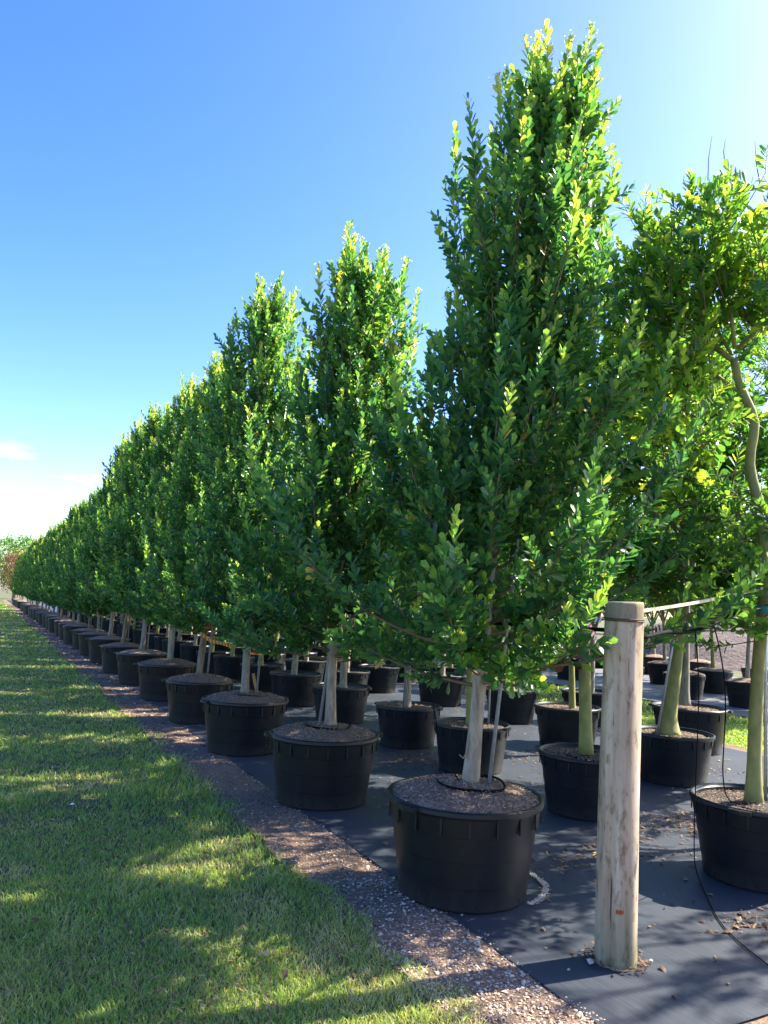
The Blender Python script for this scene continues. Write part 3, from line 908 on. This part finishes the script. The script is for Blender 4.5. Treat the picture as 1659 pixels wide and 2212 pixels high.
# rows beyond the grass aisle
for r_i, (rn, X, y0, n) in enumerate([('front', 13.9, 8.6, 18), ('middle', 16.0, 9.2, 18), ('back', 18.4, 10, 18)]):
    for i in range(n):
        yy = y0 + 1.8 * i + jit.uniform(-.2, .2); xx = X + jit.uniform(-.25, .25)
        if r_i == 0 and i == 1: yy = 10.6
        v = jit.randrange(4); s = jit.uniform(.88, 1.0)
        lp = 'black pot beyond the grass aisle, %s row, %s from the open end' % (rn, ORD[i])
        lt = '%s tree beyond the grass aisle, %s row, %s from the open end' % (kinds[v], rn, ORD[i])
        pot(xx, yy, s, jit.uniform(0, 6), lp, 0, True, 'black pots beyond the grass aisle', i)
        sc = jit.uniform(.85, 1.05)
        place_tree(BV[v], xx, yy, jit.uniform(0, 6.28), (sc * 1.05, sc * 1.05, sc), lt, 'trees beyond the grass aisle')

# ---- the trees of the back rows that show singly
GB = 'trees in the rows behind'
def z3(x, y): return ((1420 + x * .3014) / 1.1573, (330 + y * .3014) / 1.1573)
def zA(x, y): return ((1200 + x * .3014) / 1.1573, (900 + y * .3014) / 1.1573)
gx, gy = 4.98, 3.66
loc = np.array([gx, gy, 0])
def L3(pix, x, y, off=0.0):
    q = []
    for i, pp in enumerate(pix):
        w = atp(pp[0], pp[1], x, y)
        n = nrm(np.array([x, y, 0.0]))
        q.append(w + n * off * i / max(1, len(pix) - 1) - np.array([x, y, 0]))
    return np.array(q)
trunkG = L3([(1628, 1745), (1630, 1600), (1638, 1430), (1654, 1260), (1650, 1140), (1639, 1070), (1615, 1022), (1619, 962), (1640, 915), (1626, 886), (1601, 852), (1589, 804), (1586, 778)], gx, gy)
limbsG = [L3([z3(1375, 1900), z3(1150, 1750), z3(1030, 1650), z3(930, 1460), z3(870, 1280), z3(880, 1060), z3(910, 960)], gx, gy, -.25),
          L3([z3(930, 1460), z3(760, 1350), z3(640, 1240), z3(580, 1100), z3(520, 980)], gx, gy, .3),
          L3([z3(1360, 1850), z3(1190, 1530), z3(1170, 1330), z3(1120, 1000)], gx, gy, .35),
          L3([z3(1385, 1800), z3(1350, 1500), z3(1300, 1230), z3(1250, 1000), z3(1230, 880)], gx, gy, -.3),
          L3([z3(1420, 1790), z3(1560, 1600), z3(1690, 1380), z3(1780, 1080)], gx, gy, .2),
          L3([z3(1420, 1790), z3(1640, 1650), z3(1950, 1400), z3(2100, 1100)], gx, gy, -.5),
          L3([(1600, 850), (1530, 800), (1450, 770), (1390, 690)], gx, gy, -.2),
          L3([(1625, 905), (1560, 940), (1480, 900), (1420, 850)], gx, gy, -.35),
          L3([(1622, 1010), (1560, 1030), (1500, 1010), (1460, 960)], gx, gy, .2)]
dG = broad_tree(71, trunkG, limbsG, 'pinnate', 12, 7, .098, .42, .40, shoot_len=.34, trunk_r=.050, flare=.022, young=1.3, dark=-.10, limb_r=[.024, .014, .014, .018, .022, .018, .013, .013, .012])
# leafy sprouts low on the same trunk
g = np.random.default_rng(12)
LV = Leaves(); arrG = dG[2]
stG = dG[1]
for i in range(75):
    h = 1.62 + 1.15 * g.random(); a = g.random() * 6.28
    bp = np.array([np.interp(h, trunkG[:, 2], trunkG[:, 0]), np.interp(h, trunkG[:, 2], trunkG[:, 1]), h])
    dd = np.array([math.cos(a), math.sin(a), .25 * g.standard_normal()])
    L = .22 + .34 * g.random()
    stG.tube(np.array([bp, bp + dd * L * .5, bp + dd * L]), [.006, .004, .003], 3, False)
    for q in (.45, .75, 1.0):
        shoot(LV, stG, g, bp + dd * L * q, dd + g.standard_normal(3) * .6 + [0, 0, .3], .16, .072, .52, .45, .016, 2.4, 1.2, .6, 0)
arrG = [np.concatenate([a_, b_]) for a_, b_ in zip(arrG, LV.cat())]
hero_tree((dG[0], stG, arrG), T8, M['leaf_b'], M['bark_green'], gx, gy, 'feathery-leaved tree with smooth yellow-green crooked trunk beyond the hanging black tube', GB, 300, 'g')
pot(gx, gy, .9, .4, 'black pot of the yellow-green trunked tree reached by the hanging black tube', 2, False, 'black pots in the rows behind', 1)
# bare whip twigs above its crown
b = MB()
for (pa, pb) in (((z3(1160, 400)), z3(1195, 30)), (z3(1300, 260), z3(1305, 60)), (z3(1590, 420), z3(1550, 75)), (z3(975, 450), z3(965, 350)), (z3(730, 680), z3(765, 450))):
    q = L3([pa, ((pa[0] + pb[0]) / 2 - 3, (pa[1] + pb[1]) / 2), pb], gx, gy) + loc
    b.tube(q, [.005, .004, .002], 4)
whips = b.build('bare_twigs', M['twig'])
groot = [o for o in bpy.data.objects if o.get('label', '').startswith('feathery-leaved tree with smooth')][0]
whips.parent = groot; whips.location = -loc

ax_, ay_ = 5.0, 5.40
trunkA = L3([(1266, 1628), (1263, 1430), (1258, 1300), (1262, 1190), (1268, 1080), (1270, 985)], ax_, ay_)
limbsA = [L3([zA(880, 1180), zA(920, 1050), zA(1030, 870), zA(1180, 680), zA(1340, 510), zA(1600, 370), zA(1700, 250)], ax_, ay_, -.1),
          L3([zA(820, 1260), zA(770, 1150), zA(720, 960), zA(640, 700)], ax_, ay_, .2),
          L3([zA(880, 800), zA(940, 500), zA(1010, 100), zA(1050, -150)], ax_, ay_, .1),
          L3([zA(1180, 680), zA(1300, 420), zA(1310, 100), zA(1320, -150)], ax_, ay_, .3),
          L3([zA(880, 900), zA(760, 500), zA(760, 150), zA(780, 0)], ax_, ay_, .5),
          L3([zA(1340, 510), zA(1300, 250), zA(1500, -50), zA(1540, -150)], ax_, ay_, -.3)]
dA = broad_tree(72, trunkA, limbsA, 'pinnate', 12, 10, .088, .42, .50, shoot_len=.34, trunk_r=.062, flare=.01, young=.85, limb_r=[.026, .014, .022, .014, .014, .012])
me = tree_meshes(dA, T8, M['leaf_b'], M['bark_green'])
place_tree(me, ax_, ay_, 0, 1, 'feathery-leaved tree with straight green-yellow trunk just left of the wooden post', GB)
pot(ax_, ay_, .88, 1.4, 'black pot of the straight green-yellow trunk half hidden behind the wooden post', 2, False, 'black pots in the rows behind', 2)

fx_, fy_ = 6.85, 6.08
trunkF = L3([(1443, 1590), (1446, 1540), (1458, 1440), (1468, 1340), (1476, 1240), (1480, 1140)], fx_, fy_)
limF = up_limbs(90, 2.55, 4.5, .95, 6)
limF = [np.asarray(q) + np.array([trunkF[-1][0], trunkF[-1][1], trunkF[-1][2] - 2.6]) for q in limF]
limF += [np.array([trunkF[3], trunkF[3] + [.2, -.5, .25], trunkF[3] + [.2, -.8, .3]]), np.array([trunkF[3], trunkF[3] + [-.45, -.1, .3], trunkF[3] + [-.8, -.2, .42]]), np.array([trunkF[4], trunkF[4] + [.1, -.5, .15], trunkF[4] + [.3, -.85, .2]])]
dF = broad_tree(73, trunkF, limF, 'whorl', 10, 9, .15, .42, .50, shoot_len=.36, trunk_r=.085, flare=.075, young=.35, dark=.06)
me = tree_meshes(dF, T8, M['leaf_b'], M['bark_green'])
place_tree(me, fx_, fy_, 0, 1, 'broad-leaved tree with thick flared leaning trunk and grey stake right of the post', GB)
pot(fx_, fy_, .88, .8, 'black pot under the thick flared leaning trunk right of the wooden post', 2, False, 'black pots in the rows behind', 0)
jx, jy = 8.62, 7.35
place_tree(BV[2], jx - .1, jy, 1.0, (1.05, 1.05, 1.25), 'broad-leaved tree in the tall pot beside the grass aisle', GB)
pot(jx, jy, .98, 2.2, 'tall black pot beside the grass aisle, behind the flared trunk', 2, False, 'black pots in the rows behind', 1)
# trees past the post end; unseen thin-crowned ones set to dapple cloth and lawn
dat = broad_tree(61, [(0, 0, .48), (.03, .02, 1.2), (.04, 0, 1.7)], up_limbs(62, 1.7, 4.7, 1.0, 6, lean=(.04, 0)), 'small', 8, 4, .085, .45, .55, trunk_r=.05, young=.7)  # crown kept sparse so sun gaps reach the ground
BV.append(tree_meshes(dat, T4, M['leaf_b'], M['bark_green'])); kinds.append('unseen thin-crowned')
for i, (xx, yy, v) in enumerate([(7.2, 4.0, 1), (9.0, 5.2, 0), (8.6, 2.2, 4), (10.2, .8, 4), (10.8, 3.4, 4)]):
    pot(xx, yy, .88, 1.0 + i, 'black pot standing past the right end of the %s row' % ('third', 'fourth', 'fifth', 'sixth', 'seventh')[i], 1, False, 'black pots at the right end', i)
    place_tree(BV[v], xx, yy, i * 1.7, (1.03, 1.03, 1.05), '%s tree standing past the right end of the %s row' % (kinds[v], ('third', 'fourth', 'fifth', 'sixth', 'seventh')[i]), 'trees at the right end')

# ---- far background
def blob_tree(seed, h, w, n, lm, L=.22):
    g = np.random.default_rng(seed); LV = Leaves()
    for _ in range(n // 12):
        a = g.random() * 6.28; q = g.random() ** .5; z = h * (.28 + .68 * g.random())
        rr_ = w * q * math.sqrt(max(.05, 1 - ((z / h - .6) / .45) ** 2))
        c = np.array([rr_ * math.cos(a), rr_ * math.sin(a), z])
        P = c + g.standard_normal((12, 3)) * .3
        LV.add(P, nrm(g.standard_normal((12, 3)) + [0, 0, .4]), nrm(g.standard_normal((12, 3)) + [0, 0, .7]), L * (.7 + .6 * g.random(12)), L * .55 * (.7 + .6 * g.random(12)), np.clip(.35 + .2 * g.standard_normal(12), 0, .85))
    tr = MB(); tr.tube([(0, 0, -.1), (.05, 0, h * .4), (0, .05, h * .75)], [.16, .11, .05], 8)
    st = MB()
    for i in range(7):
        a = i * .9; st.tube([(0, 0, h * .35), (w * .4 * math.cos(a), w * .4 * math.sin(a), h * .55), (w * .75 * math.cos(a), w * .75 * math.sin(a), h * .72)], [.06, .04, .015], 5, False)
    return dict(trunk=tr.mesh('trunk', M['bark_grey']), limb=st.mesh('branches', M['twig']), crown=mk('crown', leaf_soup(LV.cat(), T4), lm))
BG = [blob_tree(1, 7.5, 2.8, 5200, M['leaf_b'], .26), blob_tree(2, 9.0, 3.3, 6000, M['leaf_b'], .28)]
RED = blob_tree(3, 4.6, 1.5, 3600, M['leaf_red'], .16)
place_tree(RED, 3.0, 96, 0, 1.25, 'russet-leaved tree at the far end of the grass-side row', None, 'russet_tree')
place_tree(BG[0], -1.6, 88, 0, .95, 'pale green tree beside the lawn at the far end', None, 'distant_tree')
place_tree(BG[1], 3.5, 118, 2, 1.0, 'tall pale tree behind the russet tree', None, 'distant_tree')
for i in range(15):
    a = R(-8 + i * 4.9); d_ = 62 + 14 * ((i * 37) % 10) / 10 + (60 if i < 3 else 0)
    if i in (0,): continue
    place_tree(BG[i % 2], d_ * math.sin(a), d_ * math.cos(a), i * 1.3, .75 + .04 * (i % 5), 'spreading green tree in the far line behind the nursery', 'far line of trees', 'distant_tree')
# mulch heap behind the far plot
b = MB(); V, F = [], []
NX, NY = 40, 16
for j in range(NY + 1):
    for i in range(NX + 1):
        u, v = i / NX, j / NY
        hgt = 1.5 * (math.sin(math.pi * u) ** .7) * (math.sin(math.pi * v) ** .8) * (.75 + .5 * float(vnoise(np.array(u * 7), np.array(v * 5))))
        V.append((27 + 11 * u - 4 * v, 14 + 18 * u + 5 * v, -.04 + hgt))
F = [(j * (NX + 1) + i, j * (NX + 1) + i + 1, (j + 1) * (NX + 1) + i + 1, (j + 1) * (NX + 1) + i) for j in range(NY) for i in range(NX)]
b.add(V, F); o = b.build('mulch_heap', M['pile']); tag(o, 'long grey-brown heap of mulch behind the far plot', 'heap')

# ------------------------------------------------------------------ wooden post
px_, py_ = 3.06, 3.08
b = MB()
ang = np.linspace(0, 2 * np.pi, 40, endpoint=False)
V, F = [], []
zs = list(np.linspace(-.05, 1.82, 26)) + [1.838, 1.848]
for i, z in enumerate(zs):
    for a in ang:
        r = .107 - .006 * z / 1.85 + .0022 * math.sin(3 * a + z * 2) + .0018 * math.sin(7 * a - z * 3)
        if abs(((a - 3.6) % (2 * math.pi))) < .09: r -= .006
        if abs(((a - 4.9) % (2 * math.pi))) < .09: r -= .004
        if z > 1.84: r -= .006
        V.append((r * math.cos(a) + .014 * max(0, z), r * math.sin(a) - .008 * max(0, z), z + (.004 * math.cos(a) if z > 1.8 else 0)))
F = [(i * 40 + j, i * 40 + (j + 1) % 40, (i + 1) * 40 + (j + 1) % 40, (i + 1) * 40 + j) for i in range(len(zs) - 1) for j in range(40)]
F.append(tuple((len(zs) - 1) * 40 + j for j in range(40)))
b.add(V, F)
post = empty('wooden_post', (px_, py_, 0), 'round weathered wooden post with rusty wire around its head', 'post')
b.build('shaft', M['post'], post)
def postpt(a, z, dr=.0): 
    r = .109 - .006 * z / 1.85 + dr
    return np.array([px_ + r * math.cos(a) + .014 * z, py_ + r * math.sin(a) - .008 * z, z])
# red paint mark facing the camera
ca = math.atan2(-py_, -px_)
b = MB(); V = []
for a in np.linspace(-.05, .30, 6):
    for z in (.272 + .004 * math.sin(a * 30), .293 + .003 * math.cos(a * 40)): V.append(postpt(ca + a, z, .0012) - [px_, py_, 0])
b.add(V, [(2 * i, 2 * i + 1, 2 * i + 3, 2 * i + 2) for i in range(5)])
b.build('paint_mark', plain('rust_red_paint', (.30, .065, .02), .8, nscale=60, var=.5), post)
# wire
b = MB()
A = np.linspace(0, 4 * np.pi, 70)
b.tube([postpt(a, 1.742 + .019 * i / 69 + .004 * math.sin(a), .004) for i, a in enumerate(A)], .0038, 6)
tw1 = postpt(ca - 1.4, 1.745, .004)
end = np.array([2.98, 4.16, 1.70])
b.tube([tw1, tw1 * .6 + end * .4 + [0, 0, -.012], end], .0038, 6)
o = b.build('tie_wire', M['wire']); tag(o, 'rusty wire wrapped twice round the post head and run to the first tree', 'wire')
b = MB(); 
for i in range(3): b.tube([tw1 + [-.01 - .015 * i, .02 * i, .012], tw1 + [-.02 - .01 * i, .02 * i + .01, -.014]], .007, 5)
o = b.build('wire_knot', M['white']); tag(o, 'white tape knot where the rusty wire meets the post', 'knot')
# cream strap to the yellow-green tree
gtr = np.array([np.interp(2.02, trunkG[:, 2], trunkG[:, 0]) + gx, np.interp(2.02, trunkG[:, 2], trunkG[:, 1]) + gy, 2.02])
b = MB(); p0 = postpt(ca + 1.5, 1.805, .0); V = []
for t_ in np.linspace(0, 1, 12):
    c = p0 + (gtr - p0) * t_ - np.array([0, 0, .05 * t_ * (1 - t_)])
    for dz, dn in ((-.009, 0), (.009, 0), (.009, .003), (-.009, .003)): V.append(c + np.array([-dn, dn, dz]))
F = [(4 * i + q, 4 * i + (q + 1) % 4, 4 * i + 4 + (q + 1) % 4, 4 * i + 4 + q) for i in range(11) for q in range(4)]
b.add(V, F); o = b.build('cream_strap', M['strap'], smooth=False); tag(o, 'taut cream strap from the wooden post to the yellow-green tree', 'strap')
# irrigation tubes
def tubeobj(name, pts, r, label, cat, n=24, sides=7, m='tube', group=None):
    P = np.asarray(pts, float); s = np.r_[0, np.cumsum(np.linalg.norm(np.diff(P, axis=0), axis=1))]
    t = np.linspace(0, s[-1], n); Q = np.stack([np.interp(t, s, P[:, i]) for i in range(3)], -1)
    for _ in range(3): Q[1:-1] = (Q[:-2] + 2 * Q[1:-1] + Q[2:]) / 4
    b = MB(); b.tube(Q, r, sides); o = b.build(name, M[m]); tag(o, label, cat, group); return o
def pp(px, py, x, y): return atp(px, py, x, y)
q0 = postpt(ca + 1.7, 1.66, 0)
tubeobj('irrigation_tube', [q0, pp(1440, 1364, 3.5, 3.25), pp(1482, 1367, 3.8, 3.35), pp(1520, 1358, 4.1, 3.45), pp(1560, 1340, 4.4, 3.55), pp(1592, 1322, 4.7, 3.6), (4.95, 3.7, 1.86)], .012, 'thick black tube sagging from the post to the yellow-green tree', 'tube')
tubeobj('drip_tube', [pp(1501, 1362, 3.95, 3.4), pp(1510, 1420, 3.95, 3.4), pp(1512, 1500, 4.0, 3.45), pp(1506, 1600, 4.05, 3.45), pp(1499, 1800, 4.2, 3.5), gnd(1500, 1880, .01), gnd(1560, 2010, .008), gnd(1660, 2085, .008)], .0036, 'thin black drip tube hanging to the ground cloth before the yellow-green tree', 'tube')
tubeobj('drip_tube', [pp(1542, 1350, 4.25, 3.5), pp(1555, 1400, 4.3, 3.5), pp(1568, 1480, 4.4, 3.55), pp(1567, 1560, 4.5, 3.6), pp(1560, 1660, 4.6, 3.6), pp(1566, 1720, gx, gy), pp(1590, 1745, gx - .2, gy - .1), (gx - .1, gy - .06, .535)], .0045, "thin black drip tube hanging into the yellow-green tree's pot", 'tube')
line = [np.array([px_ + .02, py_ + .1, 1.69])]
for kk in range(0, 27):
    line.append(np.array([ROW_X + .07, ROW_Y + kk * STEP, 1.69 + .01 * math.sin(kk)]))
    line.append(np.array([ROW_X + .05, ROW_Y + (kk + .5) * STEP, 1.655]))
tubeobj('supply_line', line, .012, 'black supply pipe strung along the trunks of the grass-side trees', 'pipe', 160)
tubeobj('drip_tube', [(2.9, 5.05, 1.66), pp(921, 1440, 2.75, 4.9), pp(935, 1520, 2.7, 4.8), pp(950, 1600, 2.7, 4.6), pp(975, 1660, 2.75, 4.35), (2.82, 4.22, .668)], .0042, 'thin black drip tube hanging into the pot beside the wooden post', 'tube')
for (cx, cy, z, rads, lab) in ((2.90, 4.20, .655, (.205, .225), 'black drip tube coiled on the mulch of the pot beside the post'), (2.89, 6.5, .655, (.20, .215), 'black drip tube coiled round the red-tagged trunk'),
                               (2.89, 8.78, .655, (.2,), 'black drip tube ring round the third trunk from the post'), (gx, gy, .49, (.2, .225), 'black drip tube coiled round the yellow-green trunk'),
                               (fx_, fy_, .49, (.22,), 'black drip tube ring round the flared trunk'), (ax_, ay_, .485, (.19, .21), 'black drip tube ring behind the wooden post')):
    b = MB()
    for i, q in enumerate(rads):
        A = np.linspace(.2 + i, .2 + i + 5.7, 48)
        b.tube([(cx + q * math.cos(a) + .012 * math.sin(3 * a), cy + q * math.sin(a), z - .006 + .008 * math.sin(2 * a + i) + .006 * i) for a in A], .0075, 6)
    o = b.build('drip_ring', M['tube']); tag(o, lab, 'tube')
# stakes
def stake(p0, p1, r, label, m='steel', group=None):
    b = MB(); b.tube([p0, (np.asarray(p0) + p1) / 2, p1], r, 10); o = b.build('support_stake', M[m]); tag(o, label, 'stake', group); return o
GS = 'steel stakes tied to trunks'
s0 = np.array([2.975, 4.13, .5]); stake(s0, s0 + np.array([.36, -.18, 4.3]), .0125, 'pale steel stake beside the trunk in the pot by the post', group=GS)
s1 = np.array([2.79, 6.5, .5]); stake(s1, s1 + np.array([.40, -.15, 4.75]), .014, 'pale steel stake beside the red-tagged trunk, its tip above the crown', group=GS)
s2 = np.array([2.94, 8.74, .5]); stake(s2, s2 + np.array([.15, -.05, 4.2]), .013, 'pale steel stake taped with teal and orange to the third trunk', group=GS)
s3 = np.array([2.95, 11.0, .5]); stake(s3, s3 + np.array([.12, -.05, 4.6]), .013, 'pale steel stake beside the fourth trunk from the post', group=GS)
for kk in (4, 5, 6, 8, 9):
    q = np.array([2.95, ROW_Y + kk * STEP - .04, .5]); stake(q, q + np.array([.08 * (kk % 3 - 1), .02, 4.3 + .5 * (kk == 5)]), .013, 'pale steel stake beside the %s trunk from the post' % ORD[kk], group=GS)
stake((5.17, 7.18, .45), (5.19, 7.15, 3.2), .012, 'slim grey stake in the second row pot behind the first tree', group=GS)
stake((4.86, 8.6, .45), (5.0, 8.55, 3.4), .014, 'grey stake in the second row pot behind the red-tagged tree', group=GS)
fs0 = pp(1418, 1585, 6.75, 6.0); fs0[2] = .45
stake(fs0, pp(1478, 1250, 6.8, 6.02), .014, 'thin grey stake leaning on the thick flared trunk', group=GS)
stake((gx + .11, gy + .02, .44), (gx + .13, gy, 2.4), .012, 'pale stake close behind the yellow-green trunk', group=GS)
# tapes, tags
def band(cx, cy, z, r, h, m, label, name='trunk_tape', cat='tape'):
    b = MB(); b.lathe([(r, -h / 2), (r + .002, 0), (r, h / 2)], 16, (cx, cy, z)); o = b.build(name, M[m]); tag(o, label, cat); return o
band(2.915, 8.75, 1.42, .068, .035, 'teal', 'teal tape binding the third trunk to its stake')
band(2.915, 8.75, 1.12, .072, .015, 'orange', 'thin orange tape low on the third trunk')
band(2.915, 11.03, 1.32, .068, .03, 'orange', 'orange tape round the fourth trunk and stake')
band(2.92, 6.47, 1.38, .075, .02, 'teal', 'teal tape on the stake of the red-tagged tree')
band(gx + float(np.interp(1.86, trunkG[:, 2], trunkG[:, 0])), gy + float(np.interp(1.86, trunkG[:, 2], trunkG[:, 1])), 1.86, .062, .05, 'teal', 'teal tape binding the thick tube to the yellow-green trunk')
b = MB()
c = pp(742, 1400, 2.95, 6.45)
b.add([c + np.array(q) for q in ((-.012, .006, .03), (.014, -.006, .035), (.022, -.01, -.03), (.0, .0, -.05), (-.008, .004, -.02))], [(0, 1, 2, 3, 4)])
b.add([c + np.array(q) for q in ((-.02, .008, .028), (-.07, .03, .02), (-.07, .03, .014), (-.02, .008, .018))], [(0, 1, 2, 3)])
o = b.build('flag_tag', M['redtag'], smooth=False); tag(o, 'small red flagging tag on the second trunk from the post', 'tag')
def ribbon(name, P, w, m, label, cat='tape', twist=2.0):
    P = np.asarray(P, float); n = 22
    s = np.linspace(0, 1, len(P)); t = np.linspace(0, 1, n); Q = np.stack([np.interp(t, s, P[:, i]) for i in range(3)], -1)
    for _ in range(3): Q[1:-1] = (Q[:-2] + 2 * Q[1:-1] + Q[2:]) / 4
    tan = nrm(np.gradient(Q, axis=0)); b = MB(); V = []; T = []
    for i in range(n):
        u = nrm(np.cross(tan[i], RT * math.cos(twist * t[i]) + FW * math.sin(twist * t[i]) * .8 + [.01, .02, .03])); v = np.cross(tan[i], u)
        wv = nrm(np.cross(tan[i], FW)) * math.cos(twist * t[i] * .6) + FW * math.sin(twist * t[i] * .6)
        for q, e in ((-1, 0), (1, 0), (1, .0015), (-1, .0015)): V.append(Q[i] + wv * w * q * .5 + u * e); T.append(t[i] + .03 * q)
    F = [(4 * i + q, 4 * i + (q + 1) % 4, 4 * i + 4 + (q + 1) % 4, 4 * i + 4 + q) for i in range(n - 1) for q in range(4)]
    b.add(V, F, np.array(T)); o = b.build(name, M[m], smooth=False); tag(o, label, cat); return o
ribbon('barrier_tape', [pp(1266, 1336, 3.0, 3.4), pp(1280, 1370, 2.98, 3.35), pp(1296, 1400, 2.97, 3.3), pp(1318, 1428, 2.98, 3.22)], .030, 'redwhite', 'red and white striped tape hanging between the wire and the post')
b = MB(); c = pp(1264, 1333, 3.0, 3.4)
for i in range(4): b.tube([c + [-.012 + .007 * i, .004 * i, .01], c + [.008 - .006 * i, -.004, -.012 + .005 * i]], .006, 5)
o = b.build('tape_knot', M['white']); tag(o, 'white knot at the top of the striped tape', 'knot')
ribbon('tie_strap', [pp(432, 1366, 2.98, 11.0), pp(455, 1385, 3.1, 10.9), pp(480, 1390, 3.3, 10.8), pp(500, 1397, 3.4, 10.8)], .045, 'orangeblack', 'orange striped strap stretched from the fourth trunk', 'strap', 1.0)
ribbon('tie_strap', [pp(547, 1455, 3.0, 8.8), pp(551, 1478, 3.02, 8.75), pp(556, 1498, 3.03, 8.7)], .035, 'orangeblack', 'orange striped strap end at the foot of the third trunk', 'strap', .8)
# little dry snag on the first trunk
b = MB(); P = [pp(1014, 1600, 2.83, 4.2), pp(1007, 1628, 2.83, 4.2), pp(1000, 1638, 2.82, 4.2), pp(992, 1630, 2.82, 4.2)]
b.tube(P, [.007, .006, .006, .003], 6)
t1 = [o for o in bpy.data.objects if o.get('label', '').startswith('tallest glossy')][0]
o = b.build('dry_snag', M['drywood'], t1); o.location = (-bx, -by, 0)
# dead dark red leaves caught on its right-hand branch
g = np.random.default_rng(40)
for i in range(26):
    c = pp(1190 + 62 * g.random(), 1345 + 75 * g.random(), 3.35, 3.95) + g.standard_normal(3) * .04 - np.array([bx, by, 0])
    lf = obj('dead_leaf', unit_leaf(T8, [.1, .4, .7][i % 3], M['leaf_dead'], ('dead', i % 3)), t1)
    dv = nrm(g.standard_normal(3) + [0, 0, -.8]); sv = nrm(np.cross(g.standard_normal(3), dv)); nv = np.cross(dv, sv)
    mm = Matrix.Identity(4); L_ = .09 + .03 * g.random()
    for r in range(3): mm[r][0], mm[r][1], mm[r][2], mm[r][3] = dv[r] * L_, sv[r] * L_ * .6, nv[r] * L_ * 1.4, c[r]
    lf.matrix_basis = mm

# ------------------------------------------------------------------ small things on the lawn
b = MB(); g = np.random.default_rng(3)
V = [(-1, 0, 0), (-.35, -.42, .25), (.3, -.5, .1), (1, -.1, .2), (.4, .45, .3), (-.3, .4, .05), (0, 0, .02)]
b.add(V, [(6, i, (i + 1) % 6) for i in range(6)], .75); ME_FALL = [b.mesh('fallen_leaf', M['litter'], False)]
b = MB(); b.add(V, [(6, i, (i + 1) % 6) for i in range(6)], .15); ME_FALL.append(b.mesh('fallen_leaf', M['litter'], False))
b = MB(); b.add(V, [(6, i, (i + 1) % 6) for i in range(6)], 1.0); ME_FALL.append(b.mesh('fallen_leaf', M['litter'], False))
leafspots = [(110, 1772, 2, .05), (165, 1775, 1, .05), (447, 1845, 1, .045), (100, 1848, 0, .035), (200, 1948, 1, .045), (330, 1852, 0, .05), (310, 1874, 1, .05), (570, 2062, 2, .05), (615, 2108, 1, .05), (655, 2100, 0, .03),
             (283, 2016, 2, .03), (305, 2080, 0, .025), (440, 1920, 1, .03), (448, 1890, 2, .03), (515, 1868, 0, .03), (90, 1878, 0, .03), (540, 1950, 0, .04), (75, 1990, 1, .05), (300, 2150, 0, .03), (466, 2160, 2, .035), (590, 2055, 0, .04), (710, 2130, 1, .04), (250, 1660, 0, .05), (60, 1640, 1, .05), (390, 1990, 0, .03)]
for i, (a, c, v, s) in enumerate(leafspots):
    q = gnd(a, c); o = obj('fallen_leaf', ME_FALL[v]); o.location = (q[0], q[1], .004); s *= .72; o.scale = (s, s * .8, s); o.rotation_euler = (.3 * math.sin(i), .3 * math.cos(i * 2), i * 1.7)
    tag(o, ('curled tan dry leaf lying on the lawn', 'dark brown dry leaf lying on the lawn', 'pale bleached dry leaf lying on the lawn')[v], 'leaf', ('tan', 'brown', 'pale')[v] + ' fallen leaves on the lawn')
q = gnd(152, 1742); o = obj('litter_scrap', ME_FALL[2].copy()); o.data.materials.clear(); o.data.materials.append(M['white']); o.location = (q[0], q[1], .012); o.scale = (.032, .03, .04); tag(o, 'small crumpled white scrap lying on the lawn', 'litter')
# stones and bark round the foot of the post
for i, (a, c, s) in enumerate(((1275, 2085, .022), (1258, 2062, .012), (1406, 2082, .013), (1228, 2101, .010))):
    q = gnd(a, c); o = obj('pebble', stones[i]); o.location = (q[0], q[1], .012 + s * .3); o.scale = (s, s, s); tag(o, 'pale pebble on the ground cloth by the foot of the wooden post', 'stone', 'pebbles at the post foot')
b_ = np.random.default_rng(6); n = 160; a = b_.random(n) * 6.28; r = .11 + .06 * b_.random(n)
o = chips('post_foot_bark', px_ + r * np.cos(a), py_ + r * np.sin(a), .012 + .02 * b_.random(n), np.full(n, .03), b_, M['litter'], b_.random(n) * .7, .8, None, .3); o.parent = cloth
